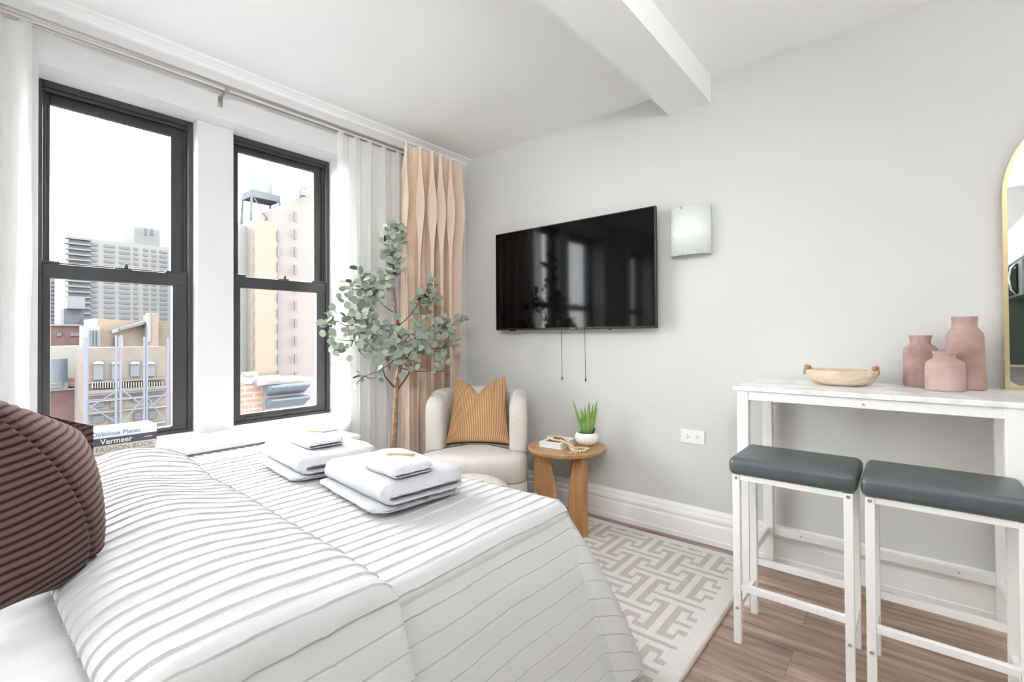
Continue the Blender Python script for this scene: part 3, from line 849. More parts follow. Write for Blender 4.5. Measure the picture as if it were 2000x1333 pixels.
# ------------------------------------------------------------------ barrel chair, cushion, ottoman
M_boucle = mat('cream_boucle', (.82, .765, .70), .95, var=.10, vscale=120, bump=1.0, bscale=180, spec=.1)
def barrel_chair(cx, cy, face, W=.665, D=.66, H=.825):
    t = thing('barrel_chair', (cx, cy, 0), 'cream textured barrel armchair in the corner behind the bed', 'armchair')
    f = Vector((math.cos(face), math.sin(face), 0)); r = Vector((-f.y, f.x, 0))
    def W2(u, v, z): return Vector((cx, cy, 0))+r*u+f*v+Vector((0, 0, z))
    th = .115
    # centre line of the shell in (u, v): from the left arm front, round the back, to the right arm front
    path = []; AE = .66
    hw, hb = W/2-th/2, D/2-th/2
    nseg = 90
    for i in range(nseg+1):
        s = i/nseg
        if s < .22: k = s/.22; path.append((-hw, hb*(1-k)*AE))
        elif s > .78: k = (s-.78)/.22; path.append((hw, hb*k*AE))
        else:
            a = math.pi*(s-.22)/.56; e = .86
            path.append((-hw*math.copysign(abs(math.cos(a))**e, math.cos(a)), -hb*abs(math.sin(a))**e))
    b = bm_new(); rings = []; z0 = .07
    for i, (u, v) in enumerate(path):
        u0, v0 = path[max(0, i-1)]; u1, v1 = path[min(nseg, i+1)]
        d = Vector((u1-u0, v1-v0)).normalized(); n_ = Vector((-d.y, d.x))
        s = i/nseg; e = min(s, 1-s)
        # height falls in a round shoulder at the arm fronts
        dist = e/.22*hb*AE if e < .22 else 1
        rr = .13
        drop = 0
        if dist < rr: q = 1-dist/rr; drop = rr*(1-math.sqrt(max(0, 1-q*q)))*.85
        thk = th*(1-.15*0)
        if dist < .05: q = 1-dist/.05; thk = th*(.55+.45*math.sqrt(max(0, 1-q*q)))
        top = H-drop-.02*(1 if e < .22 else 0)
        ring = []
        rt = thk*.46
        for k in range(28):
            kk = k/28
            # outline of the wall section: flat sides, domed top
            if k < 8: o_, z = thk/2, z0+(top-rt-z0)*k/8
            elif k < 20: a = math.pi*(k-8)/12; o_, z = thk/2*math.cos(a), top-rt+rt*math.sin(a)
            else: o_, z = -thk/2, top-rt-(top-rt-z0)*(k-20)/8
            ring.append(b.verts.new(W2(u+n_.x*o_, v+n_.y*o_, z)))
        rings.append(ring)
    for A_, B_ in zip(rings, rings[1:]):
        for k in range(28): b.faces.new((A_[k], A_[(k+1) % 28], B_[(k+1) % 28], B_[k]))
    b.faces.new(rings[0]); b.faces.new(list(reversed(rings[-1])))
    o = obj('back_and_arms', b, M_boucle, t, True, angle=70)
    # seat: D-shaped cushion with a rounded front
    def dshape(grow, vfront):
        pts = []
        n = 40; wi = hw-th/2+grow; wo = W/2+.004+min(0, grow); vs = hb*AE+.03; vf = vfront; rc_ = .11
        for i in range(n+1):
            a = math.pi*i/n
            pts.append((-wi*math.cos(a), -(hb-th/2+grow)*abs(math.sin(a))**.8))
        R1 = [(wi, vs*.5), (wi, vs-.03), (wi+.3*(wo-wi), vs-.008), (wo-.01, vs+.004), (wo, vs+.02)]
        for q in range(9): a = math.pi/2*q/8; R1.append((wo-rc_+rc_*math.cos(a), vf-rc_+rc_*math.sin(a)))
        m_ = 12; mid = []
        for q in range(1, m_): t_ = 1-2*q/m_; mid.append(((wo-rc_)*t_, vf+.022*(1-t_*t_)))
        pts += R1+mid+[(-u, v) for u, v in reversed(R1)]
        return pts
    def slab(name, z0, z1, grow, vf, rad, dome):
        b = bm_new(); rings = []
        prof = [(z0, -rad*.6), (z0+rad*.3, 0), (z1-rad, 0)]+[(z1-rad+rad*math.sin(a), -rad*(1-math.cos(a))) for a in (math.pi/10, math.pi/5, math.pi*.3, math.pi*.4, math.pi*.47)]
        for z, g in prof: rings.append([b.verts.new(W2(u, v, z)) for u, v in dshape(grow+g, vf+g)])
        for q in (.75, .45, .2): rings.append([b.verts.new(W2(u*q, (v-.02)*q+.02, z1+dome*(1-q*q))) for u, v in dshape(grow-rad*.95, vf-rad*.95)])
        for A_, B_ in zip(rings, rings[1:]):
            n = len(A_)
            for k in range(n): b.faces.new((A_[k], A_[(k+1) % n], B_[(k+1) % n], B_[k]))
        b.faces.new(rings[0]); b.faces.new(list(reversed(rings[-1])))
        return obj(name, b, M_boucle, t, True)
    slab('seat_cushion', .275, .455, .010, hb+.045, .05, .014)
    slab('seat_base', .05, .285, .004, hb+.030, .02, 0)
    for u in (-.2, .2):
        for v in (-.18, .22): b = bm_new(); add_cyl(b, W2(u, v, .036), .02, .045, 12); obj('foot', b, M_fr, t)
    return t
CX, CY, CF = .585, -.47, math.radians(-54)
barrel_chair(CX, CY, CF)
M_must = mat('mustard_corduroy', (.55, .33, .15), .9, bump=.3, bscale=300, spec=.1)
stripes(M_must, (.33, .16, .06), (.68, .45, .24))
f = Vector((math.cos(CF), math.sin(CF), 0)); r_ = Vector((-f.y, f.x, 0)); cc = Vector((CX, CY, 0))
sl = .12
def cpt(u, v, z): return cc+r_*u+f*v+Vector((0, 0, z))
C4 = [cpt(-.215, .065, .475), cpt(.215, .065, .475), cpt(.175, -.155, .895), cpt(-.185, -.155, .895)]
notch = lambda u: .17*math.exp(-((u-.47)/.24)**2)+.10*math.exp(-((u-.47)/.06)**2)-.03*(u-.5)
o = pillow_obj('mustard_cushion', C4, .075, M_must, n=240, ridge=.0045, count=34, ridge_dir=0, notch=notch)
tag(o, 'mustard ribbed cushion with a chopped top edge on the cream armchair', 'cushion')

ot_ = thing('ottoman', (.98, -.98, 0), 'low round cream textured ottoman in front of the armchair', 'ottoman')
b = bm_new(); r0 = .25
add_lathe(b, [(r0-.03, .04), (r0-.005, .06), (r0, .12), (r0, .30), (r0-.008, .345), (r0-.03, .375), (r0-.07, .392), (r0-.14, .40), (0.0001, .403)], (.98, -.98, 0), 64)
obj('cushion_body', b, M_boucle, ot_, True)
b = bm_new(); add_cyl(b, (.98, -.98, .030), .19, .032, 32); obj('plinth', b, M_fr, ot_)

# ------------------------------------------------------------------ round side table with plant, book, beads
def wood_mat(name, c1, c2, scale=(1, 1, 14), rough=.45):
    m = mat(name, c1, rough); nt, b = nodes_of(m); L = nt.links
    tc = nt.nodes.new('ShaderNodeTexCoord'); mp = nt.nodes.new('ShaderNodeMapping'); mp.inputs['Scale'].default_value = scale
    n = nt.nodes.new('ShaderNodeTexNoise'); n.inputs['Scale'].default_value = 4; n.inputs['Detail'].default_value = 6
    L.new(tc.outputs['Object'], mp.inputs['Vector']); L.new(mp.outputs[0], n.inputs['Vector'])
    r = nt.nodes.new('ShaderNodeValToRGB'); r.color_ramp.elements[0].position = .35; r.color_ramp.elements[1].position = .68
    r.color_ramp.elements[0].color = (*c1, 1); r.color_ramp.elements[1].color = (*c2, 1)
    L.new(n.outputs['Fac'], r.inputs['Fac']); L.new(r.outputs['Color'], b.inputs['Base Color'])
    return m
M_oak = wood_mat('warm_oak', (.30, .145, .055), (.46, .25, .105), (7, 7, .8))
M_oakt = wood_mat('warm_oak_top', (.38, .205, .09), (.50, .295, .14), (2, 11, 1), .35)
TX, TY, TZ, TR = 1.195, -.318, .505, .243
st = thing('side_table', (TX, TY, 0), 'round oak side table with curved panel legs beside the armchair', 'side table')
b = bm_new(); add_lathe(b, [(TR-.010, -.024), (TR-.002, -.012), (TR, -.004), (TR-.003, 0), (0.0001, 0)], (TX, TY, TZ), 96); 
bmesh.ops.contextual_create(b, geom=[])
obj('tabletop', b, M_oakt, st, True, angle=35)
camdir = math.atan2(-2.84-TY, 2.853-TX)
for k, da in enumerate((-90-0, 30, 150)):
    a = camdir+math.radians(da)
    # radial panel: straight outer edge, inner edge curving outward towards the floor and top
    b = bm_new(); hth = .021
    d = Vector((math.cos(a), math.sin(a), 0)); n_ = Vector((-d.y, d.x, 0))
    prof = []
    zz = np.linspace(.0138, TZ-.024, 24)
    inner = [.045+.075*(z/ (TZ-.024))**1.8 for z in zz]
    outer = .205
    L1 = []; L2 = []
    for side in (-1, 1):
        A_ = [b.verts.new(Vector((TX, TY, 0))+d*q+n_*hth*side+Vector((0, 0, z))) for q, z in zip(inner, zz)]
        B_ = [b.verts.new(Vector((TX, TY, 0))+d*outer+n_*hth*side+Vector((0, 0, z))) for z in zz]
        for i in range(23): b.faces.new((A_[i], A_[i+1], B_[i+1], B_[i]))
        L1.append(A_); L2.append(B_)
    for Q in (L1, L2):
        for i in range(23): b.faces.new((Q[0][i], Q[0][i+1], Q[1][i+1], Q[1][i]))
    for i in (0, 23): b.faces.new((L1[0][i], L1[1][i], L2[1][i], L2[0][i]))
    obj('leg', b, M_oak, st, True, angle=30)

# succulent
px_, py_ = TX+.075, TY+.115
sp = thing('potted_aloe', (px_, py_, TZ), 'small green aloe in a white ribbed pot on the side table', 'potted plant')
b = bm_new()
fl = lambda a, z: .07*abs(math.sin(a*14))**.6-.03
add_lathe(b, [(.035, 0), (.052, .003), (.066, .018), (.072, .038), (.070, .058), (.062, .072), (.058, .076), (.054, .074), (.054, .060), (0.0001, .060)], (px_, py_, TZ), 96, flute=lambda a, z: fl(a, z) if .002 < z < .07 else 0)
obj('pot', b, mat('white_ceramic', (.82, .80, .78), .4, bump=.1, bscale=90), sp, True)
b = bm_new(); 
for i in range(60):
    a = random.random()*6.28; rr = math.sqrt(random.random())*.047
    t = bmesh.new(); bmesh.ops.create_icosphere(t, subdivisions=1, radius=.006+.004*random.random()); merge(b, t, Matrix.Translation((px_+rr*math.cos(a), py_+rr*math.sin(a), TZ+.066+.004*random.random())))
add_tube(b, [(px_+.035, py_+.0, TZ+.07), (px_+.048, py_+.01, TZ+.09), (px_+.052, py_+.015, TZ+.105)], [.006, .006, .004], 7)
obj('soil_mix', b, mat('dark_bark', (.05, .03, .02), .9), sp)
M_aloe = mat('aloe_green', (.30, .44, .13), .45, var=.5, vscale=18, c2=(.13, .26, .06))
leaves = [(-.62, -.2, .215, .0105), (-.33, .1, .165, .010), (-.22, -.25, .16, .010), (-.08, .1, .17, .012), (.12, -.28, .205, .0165), (.30, .2, .14, .010), (.34, -.1, .19, .012), (.50, -.1, .21, .013), (.62, .15, .17, .012)]
cr_ = Vector((math.cos(camdir+math.pi/2), math.sin(camdir+math.pi/2), 0)); ct_ = Vector((math.cos(camdir), math.sin(camdir), 0))
for k, (tx, tt, Ln, wd) in enumerate(leaves):
    b = bm_new(); rings = []
    base = Vector((px_, py_, TZ+.066))+cr_*tx*.045-ct_*tt*.05
    for i in range(12):
        s = i/11
        p = base+cr_*(tx*Ln*.42*s**1.15)-ct_*(tt*Ln*.35*s)+Vector((0, 0, Ln*s))
        wdt = wd*(1.0+.35*math.sin(min(1, s*2.2)*math.pi*.5))*(1-s)**.72+.0006
        ring = []
        for q in range(10):
            a = 2*math.pi*q/10
            ring.append(b.verts.new(p+cr_*wdt*math.cos(a)+(-ct_)*(-.45*wdt*math.sin(a)+.25*wdt*math.cos(a)**2)))
        rings.append(ring)
    for A_, B_ in zip(rings, rings[1:]):
        for q in range(10): b.faces.new((A_[q], A_[(q+1) % 10], B_[(q+1) % 10], B_[q]))
    b.faces.new(rings[0]); b.faces.new(rings[-1])
    obj('leaf', b, M_aloe, sp, True)
# book on side table
def rbook(cx, cy, z0, w_, l_, h, ang, label):
    t = thing('book', (cx, cy, z0), label, 'book')
    R = Matrix.Translation((cx, cy, z0)) @ Matrix.Rotation(ang, 4, 'Z')
    b = bm_new(); 
    for args in ((-w_/2, w_/2, -l_/2, l_/2, 0, .002), (-w_/2, w_/2, -l_/2, l_/2, h-.002, h), (-w_/2, -w_/2+.003, -l_/2, l_/2, .001, h-.001)):
        q = bm_new(); add_box(q, *args, .0006); merge(b, q, R)
    obj('cover', b, mat('white_book_cover', (.85, .85, .84), .4), t)
    b = bm_new(); q = bm_new(); add_box(q, -w_/2+.003, w_/2-.003, -l_/2+.003, l_/2-.003, .002, h-.002); merge(b, q, R); obj('pages', b, mat('grey_page_edges', (.62, .61, .60), .8), t)
    b = bm_new(); q = bm_new(); add_box(q, -w_*.30, w_*.34, -l_*.38, l_*.22, h, h+.0006); merge(b, q, R); obj('cover_picture', b, mat('dark_cover_print', (.07, .075, .06), .5), t)
    return t
BX, BY = TX-.055, TY-.015
rbook(BX, BY, TZ, .15, .20, .034, camdir+math.radians(62), 'white hardback book with a dark cover picture on the side table')
# bead garland
gb = thing('bead_garland', (TX, TY-.08, TZ), 'natural wooden bead garland with tassels draped over the book', 'bead garland')
M_bead = mat('natural_beads', (.70, .53, .37), .6)
path = []
bz = TZ+.034
def tp(r, t, z): 
    p = Vector((TX, TY, 0))+cr_*r+ct_*t; return Vector((p.x, p.y, z))
ctl = [tp(-.085, .02, bz+.008), tp(-.115, -.045, bz+.008), tp(-.085, -.075, bz+.008), tp(-.03, -.05, bz+.008), tp(-.005, .01, bz+.010), tp(.010, .055, bz+.004), tp(.02, .085, TZ+.014), tp(.03, .125, TZ+.009),
       tp(.05, .155, TZ+.008), tp(.09, .165, TZ+.008), tp(.115, .13, TZ+.008), tp(.125, .095, TZ+.008), tp(.085, .085, TZ+.008), tp(.05, .10, TZ+.009), tp(.03, .10, TZ+.022), tp(-.02, .06, bz+.008), tp(-.06, .045, bz+.008), tp(-.085, .02, bz+.008)]
def catmull(c, per=24):
    out = []
    for i in range(len(c)-1):
        p0 = c[max(0, i-1)]; p1 = c[i]; p2 = c[i+1]; p3 = c[min(len(c)-1, i+2)]
        for k in range(per):
            t = k/per
            out.append(.5*((2*p1)+(p2-p0)*t+(2*p0-5*p1+4*p2-p3)*t*t+(3*p1-p0-3*p2+p3)*t**3))
    out.append(c[-1]); return out
pts = catmull(ctl)
last = None; proto = None; nb = 0
for p in pts:
    if last is not None and (p-last).length < .0168: continue
    last = p
    if nb >= 99: break
    if proto is None:
        b = bm_new(); bmesh.ops.create_uvsphere(b, u_segments=14, v_segments=10, radius=.0086)
        me = bpy.data.meshes.new('bead'); b.to_mesh(me); b.free(); me.materials.append(M_bead)
        me.polygons.foreach_set('use_smooth', [True]*len(me.polygons))
        proto = bpy.data.objects.new('bead', me); o_ = proto
    else: o_ = proto.copy()
    if o_.name not in col.objects: col.objects.link(o_)
    o_.parent = gb; o_.location = p-Vector(gb.location); nb += 1
b = bm_new(); add_tube(b, pts, .0015, 6); obj('cord', b, M_bead, gb)
for q, (e, d2) in enumerate(((tp(.035, .15, TZ+.008), tp(.015, .215, TZ+.006)), (tp(.045, .15, TZ+.008), tp(.045, .225, TZ+.006)))):
    b = bm_new()
    for i in range(26):
        jx = Vector((random.uniform(-.012, .012), random.uniform(-.012, .012), 0))
        add_tube(b, [e, (e+d2)/2+jx*.5+Vector((0, 0, .004)), d2+jx+Vector((0, 0, random.uniform(-.003, .002)))], .0012, 4)
    obj('tassel', b, mat('jute', (.66, .50, .33), .9), gb)

# ------------------------------------------------------------------ bar table and stools
M_wm = mat('white_powder_coat', (.83, .82, .79), .4)
def marble():
    m = mat('white_marble_laminate', (.84, .84, .83), .22); nt, b = nodes_of(m); L = nt.links
    tc = nt.nodes.new('ShaderNodeTexCoord'); n = nt.nodes.new('ShaderNodeTexNoise'); n.inputs['Scale'].default_value = 2.2; n.inputs['Detail'].default_value = 8; n.inputs['Distortion'].default_value = 1.4
    L.new(tc.outputs['Object'], n.inputs['Vector'])
    r = nt.nodes.new('ShaderNodeValToRGB'); e = r.color_ramp.elements; e[0].position = .46; e[0].color = (.85, .85, .84, 1); e[1].position = .54; e[1].color = (.85, .85, .84, 1)
    x = e.new(.5); x.color = (.68, .68, .68, 1)
    L.new(n.outputs['Fac'], r.inputs['Fac']); L.new(r.outputs['Color'], b.inputs['Base Color']); return m
bt = thing('bar_table', (2.72, -.3, 0), 'white bar height table with a marble pattern top against the wall', 'bar table')
b = bm_new(); add_box(b, 2.238, 3.215, -.562, -.036, .945, .965, .003); obj('tabletop', b, marble(), bt)
b = bm_new()
add_box(b, 2.30, 3.095, -.552, -.540, .906, .945, .002); add_box(b, 2.30, 3.115, -.058, -.046, .855, .945, .002)
add_box(b, 2.262, 2.274, -.51, -.09, .906, .945, .002); add_box(b, 3.13, 3.142, -.51, -.09, .906, .945, .002)
obj('apron', b, M_wm, bt)
for (x0, x1, y0, y1) in ((2.255, 2.300, -.556, -.511), (2.253, 2.298, -.082, -.038), (3.093, 3.138, -.556, -.511), (3.112, 3.157, -.082, -.038)):
    b = bm_new(); add_box(b, x0, x1, y0, y1, .0, .945, .003); obj('leg', b, M_wm, bt)
for (x0, x1, y0, y1) in ((2.298, 3.112, -.066, -.048), (2.262, 2.280, -.511, -.082), (3.113, 3.131, -.511, -.082)):
    b = bm_new(); add_box(b, x0, x1, y0, y1, .158, .197, .002); obj('rail', b, M_wm, bt)
for x, y, z in ((2.71, -.553, .922), (2.42, -.067, .18), (2.70, -.067, .18), (3.0, -.067, .18)):
    b = bm_new(); add_cyl(b, (x, y, z), .004, .003, 10, axis='Y'); obj('screw', b, M_chrome, bt)

M_leather = mat('slate_faux_leather', (.078, .094, .10), .36, bump=.12, bscale=260, spec=.5)
def stool(x0, label):
    w_, y0, y1 = .385, -.853, -.572
    t = thing('bar_stool', (x0+w_/2, (y0+y1)/2, 0), label, 'bar stool', 'backless bar stools at the white bar table')
    b = bm_new(); add_box(b, x0-.012, x0+w_+.012, y0-.014, y1+.012, .652, .720, .024, 5)
    for v in b.verts:
        if v.co.z > .70:
            q = ((v.co.x-x0-w_/2)/(w_/2))**2; v.co.z += .004*(1-q)
    s = obj('seat', b, M_leather, t, True)
    b = bm_new(); a_, c_ = x0-.0125, x0+w_+.0125
    obj('leg', leg_bm(x0, y0), M_wm, t); obj('leg', leg_bm(x0+w_-.027, y0), M_wm, t); obj('leg', leg_bm(x0, y1-.027), M_wm, t); obj('leg', leg_bm(x0+w_-.027, y1-.027), M_wm, t)
    b.free()
    b = bm_new(); X0, X1 = x0+.027, x0+w_-.027
    add_box(b, X0, X1, y0+.002, y0+.024, .632, .654, .002); add_box(b, X0, X1, y1-.024, y1-.002, .632, .654, .002)
    add_box(b, x0+.003, x0+.024, y0+.027, y1-.027, .632, .654, .002); add_box(b, x0+w_-.024, x0+w_-.003, y0+.027, y1-.027, .632, .654, .002)
    obj('seat_frame', b, M_wm, t)
    for bx in ((X0, X1, y0+.003, y0+.024, .205, .230), (X0, X1, y1-.024, y1-.003, .212, .237), (x0+.004, x0+.022, y0+.027, y1-.027, .128, .150), (x0+w_-.022, x0+w_-.004, y0+.027, y1-.027, .128, .150)):
        b = bm_new(); add_box(b, *bx, .002); obj('stretcher', b, M_wm, t)
    for x in (x0+.0135, x0+w_-.0135):
        for z in (.641, .140): b = bm_new(); add_cyl(b, (x, y0-.001, z), .0065, .004, 14, axis='Y', bev=.001); obj('bolt', b, M_chrome, t, True, angle=40)
    return t
def leg_bm(x, y):
    b = bm_new(); add_box(b, x, x+.027, y, y+.027, 0, .652, .002); return b
s1 = stool(2.312, 'slate grey topped white metal bar stool, the left one of the two')
s2 = copy_tree(s1); s2.location.x += .417; s2['label'] = 'slate grey topped white metal bar stool, the right one, cut by the photo edge'

# bowl and vases
bw = thing('wooden_bowl', (2.61, -.235, .965), 'shallow pale wooden bowl with bead handles on the bar table', 'bowl')
M_bowl = wood_mat('pale_mango_wood', (.55, .42, .29), (.76, .65, .51), (2, 9, 9), .5)
b = bm_new()
add_lathe(b, [(.0001, 0), (.075, 0), (.098, .008), (.118, .028), (.127, .050), (.128, .068), (.122, .0685), (.120, .050), (.108, .026), (.08, .013), (.0001, .011)], (2.61, -.235, .965), 64, sx=1.06, sy=.86)
obj('bowl_body', b, M_bowl, bw, True, angle=50)
M_rope = mat('jute_rope', (.35, .22, .11), .9); M_db = mat('brown_beads', (.36, .22, .12), .6)
hr = Vector((R_.x, R_.y, 0)).normalized()
for s in (-1, 1):
    b = bm_new(); c = Vector((2.61, -.235, 1.037))+Vector((s*.127, s*.03, 0))
    for k in (-1, 0, 1):
        t = bmesh.new(); bmesh.ops.create_uvsphere(t, u_segments=14, v_segments=10, radius=.0105); merge(b, t, Matrix.Translation(c+Vector((-s*.006*abs(k), k*.018, .004+(.003 if k == 0 else 0)))))
    h = obj('handle', b, M_db, bw, True)
    for k in (-1, 1): b = bm_new(); add_tube(b, [c+Vector((s*.004, .024*k, .002)), c+Vector((s*.008, .028*k, -.012)), c+Vector((s*.006, .026*k, -.026))], .003, 6); obj('cord', b, M_rope, h, True)

def clay(name, c, c2):
    m = mat(name, c, .9, var=.3, vscale=9, bump=.15, bscale=120, c2=c2, spec=.15); return m
M_clay1 = clay('rose_clay_dusty', (.52, .39, .36), (.34, .22, .195)); M_clay2 = clay('rose_clay_light', (.55, .41, .375), (.44, .31, .275)); M_clay3 = clay('rose_clay', (.49, .35, .315), (.36, .235, .205))
def vase(x, y, R, H, nr, nh, flare, m, label, taper=1.0):
    b = bm_new(); z = H
    sh = H-nh
    p = [(.0001, 0), (R*.93, 0), (R*.99, .004), (R, .012), (R*taper, sh-.035*R/.05*.6), (R*taper*.96, sh-.020*R/.05*.6), (R*taper*.84, sh-.008), (nr*1.15, sh), (nr, sh+.004), (nr*.98, sh+nh*.45), (nr*1.02, H-.012), (flare, H-.002), (flare*.98, H), (nr*.86, H-.003), (nr*.82, H-.03), (.0001, H-.05)]
    add_lathe(b, p, (x, y, .965), 64)
    o = obj('clay_vase', b, m, None, True, angle=60, base=(x, y, .965))
    return tag(o, label, 'vase', 'matte rose clay vases on the bar table')
vase(2.885, -.110, .0590, .221, .036, .042, .0405, M_clay1, 'medium rose clay vase, left one of the three on the bar table')
vase(2.957, -.250, .0615, .157, .0345, .030, .0385, M_clay2, 'shortest rose clay vase, in front of the other two')
vase(3.024, -.138, .0640, .297, .0395, .050, .0415, M_clay3, 'tallest rose clay vase, nearest the arched mirror', taper=.90)

# ------------------------------------------------------------------ eucalyptus tree
tr = thing('eucalyptus_tree', (.34, -.90, 0), 'tall artificial eucalyptus tree with round grey-green leaves beside the curtain', 'plant')
M_bark = mat('brown_bark', (.34, .21, .12), .85, var=.4, vscale=40, bump=.4, bscale=80)
M_stem = mat('reddish_stem', (.13, .05, .04), .7)
def leaf_mat():
    m = mat('eucalyptus_leaf', (.23, .30, .19), .6, var=.0, spec=.25)
    nt, b = nodes_of(m); L = nt.links
    g = nt.nodes.new('ShaderNodeNewGeometry'); at = nt.nodes.new('ShaderNodeAttribute'); at.attribute_name = 'tone'
    r = nt.nodes.new('ShaderNodeValToRGB'); e = r.color_ramp.elements
    e[0].position = 0; e[0].color = (.028, .048, .028, 1); e[1].position = 1; e[1].color = (.28, .32, .18, 1); x = e.new(.5); x.color = (.078, .118, .068, 1)
    L.new(at.outputs['Fac'], r.inputs['Fac'])
    mx = nt.nodes.new('ShaderNodeMix'); mx.data_type = 'RGBA'; mx.inputs['B'].default_value = (.42, .47, .38, 1)
    L.new(r.outputs['Color'], mx.inputs['A'])
    mu = nt.nodes.new('ShaderNodeMath'); mu.operation = 'MULTIPLY'; mu.inputs[1].default_value = .55
    L.new(g.outputs['Backfacing'], mu.inputs[0]); L.new(mu.outputs[0], mx.inputs['Factor'])
    L.new(mx.outputs['Result'], b.inputs['Base Color'])
    return m
M_leaf = leaf_mat()
def T(px, py, x): return sight(px, py, 0, x)
fork = T(775, 742, .36)
trunk = [Vector((.345, -.985, 0)), Vector((.348, -.988, .25)), T(769, 880, .35), T(772, 820, .355), fork]
b = bm_new(); tp_ = catmull(trunk, 8); add_tube(b, tp_, [.020-.006*i/len(tp_) for i in range(len(tp_))], 12)
ldr = catmull([fork, T(783, 690, .35), T(773, 620, .34), T(768, 540, .33), T(766, 480, .32)], 10); add_tube(b, ldr, [.015-.011*i/len(ldr) for i in range(len(ldr))], 10)
obj('trunk', b, M_bark, tr, True)
# second twisted stem
b = bm_new()
for cc_ in ([T(776, 742, .36), T(786, 700, .38), T(780, 640, .36), T(770, 600, .34)], [T(773, 760, .35), T(752, 735, .36), T(748, 712, .36)], [T(778, 760, .36), T(800, 725, .38), T(803, 690, .38)]):
    q = catmull(cc_, 8); add_tube(b, q, [.007-.004*i/len(q) for i in range(len(q))], 8)
obj('side_stem', b, M_stem, tr, True)
branches = [  # start, via, clusters (px, py, x-plane, spread, count)
    ((770, 560, .33), [(764, 449, .33, 14, 10), (771, 470, .31, 15, 12), (762, 500, .33, 12, 9), (775, 515, .33, 13, 11), (760, 540, .32, 14, 11), (750, 555, .34, 14, 8)]),
    ((768, 610, .34), [(735, 580, .30, 16, 8), (712, 560, .28, 18, 12), (690, 565, .26, 13, 7), (668, 572, .24, 8, 4), (708, 540, .27, 14, 6), (722, 590, .28, 12, 7)]),
    ((772, 640, .35), [(720, 640, .34, 20, 12), (690, 635, .32, 20, 11), (660, 628, .30, 14, 6), (640, 624, .27, 8, 4), (700, 605, .30, 14, 7)]),
    ((775, 680, .36), [(725, 680, .40, 20, 12), (690, 665, .36, 20, 9), (665, 690, .33, 14, 5), (640, 657, .28, 6, 3), (712, 700, .38, 16, 6)]),
    ((778, 660, .36), [(760, 660, .44, 18, 12), (745, 640, .42, 16, 9), (760, 700, .42, 16, 8)]),
    ((774, 700, .36), [(712, 735, .36, 8, 2), (735, 737, .38, 7, 2), (697, 752, .34, 6, 1)]),
    ((774, 640, .35), [(818, 590, .36, 15, 9), (835, 565, .36, 13, 11), (845, 590, .34, 13, 8), (822, 620, .38, 12, 5)]),
    ((777, 670, .36), [(810, 660, .42, 18, 10), (840, 660, .42, 18, 12), (865, 640, .38, 16, 11), (885, 635, .36, 12, 6), (908, 626, .34, 6, 3)]),
    ((779, 690, .36), [(815, 690, .46, 18, 9), (850, 680, .44, 18, 10), (880, 675, .40, 13, 7), (800, 655, .46, 16, 8)]),
    ((780, 710, .36), [(795, 700, .46, 16, 8), (800, 720, .46, 12, 5), (770, 680, .48, 15, 6)]),
    ((782, 720, .37), [(852, 725, .44, 6, 2), (868, 720, .46, 7, 3)]),
]
rnd = random.Random(11)
def add_leaf(V, Fc, T_, p, R, nrm, axis, tone):
    nrm = nrm.normalized(); ax = (axis-nrm*axis.dot(nrm))
    ax = ax.normalized() if ax.length > 1e-4 else nrm.orthogonal().normalized(); bi = nrm.cross(ax)
    base = len(V); n = 10
    V.append(p+ax*R); T_.append(tone)
    for k in range(n):
        a = 2*math.pi*k/n
        q = p+ax*(R-R*math.cos(a)*1.02)+bi*R*math.sin(a)*.94+nrm*(.16*R*(math.sin(a)**2)-.08*R*(1-math.cos(a)))
        V.append(q); T_.append(tone)
    for k in range(n): Fc.append((base, base+1+k, base+1+(k+1) % n))
for (sx_, sy_, sx2), cl in branches:
    start = T(sx_, sy_, sx2)
    pts = [T(c[0], c[1], c[2]) for c in cl]
    order = sorted(pts, key=lambda p: (p-start).length)
    b = bm_new(); V, Fc, Tn = [], [], []
    prev = start
    spine = [start]+order[:3]
    for i, pt in enumerate(pts):
        c = cl[i]
        near = start if i == 0 else min([start]+pts[:i], key=lambda p: (p-pt).length+.35*(p-start).length)
        mid = (near+pt)/2+Vector((rnd.uniform(-.015, .015), rnd.uniform(-.015, .015), -.012))
        q = catmull([near, mid, pt], 6)
        add_tube(b, q, [.0035-.0020*k/len(q) for k in range(len(q))], 6)
        for k in range(int(c[4]*1.7)):
            sp_ = c[3]/304*1.05
            d = Vector((rnd.gauss(0, .55), rnd.gauss(0, .55), rnd.gauss(0, .55)))*sp_
            lp = pt+d
            Rl = rnd.uniform(.0165, .0265)
            nr_ = Vector((rnd.gauss(.75, .6), rnd.gauss(-.6, .6), rnd.gauss(.3, .65)))
            add_leaf(V, Fc, Tn, lp, Rl, nr_, d+Vector((0, 0, .01)), min(1, max(0, rnd.gauss(.34, .30))))
            if rnd.random() < .5: add_tube(b, [pt, pt+d*.5+Vector((0, 0, .004)), lp], .0009, 4)
    br = obj('branch', b, M_stem, tr, True)
    me = bpy.data.meshes.new('foliage'); L0 = wloc(br)
    me.from_pydata([tuple(v-L0) for v in V], [], Fc); me.materials.append(M_leaf)
    at = me.attributes.new('tone', 'FLOAT', 'POINT'); at.data.foreach_set('value', Tn)
    me.polygons.foreach_set('use_smooth', [True]*len(me.polygons))
    o = bpy.data.objects.new('foliage', me); col.objects.link(o); o.parent = br
b = bm_new(); add_lathe(b, [(.0001, 0), (.09, 0), (.105, .02), (.115, .16), (.118, .20), (.108, .20), (.10, .17), (.0001, .165)], (.345, -.985, 0), 32)
obj('pot', b, mat('black_nursery_pot', (.03, .03, .03), .6), tr, True, angle=50)

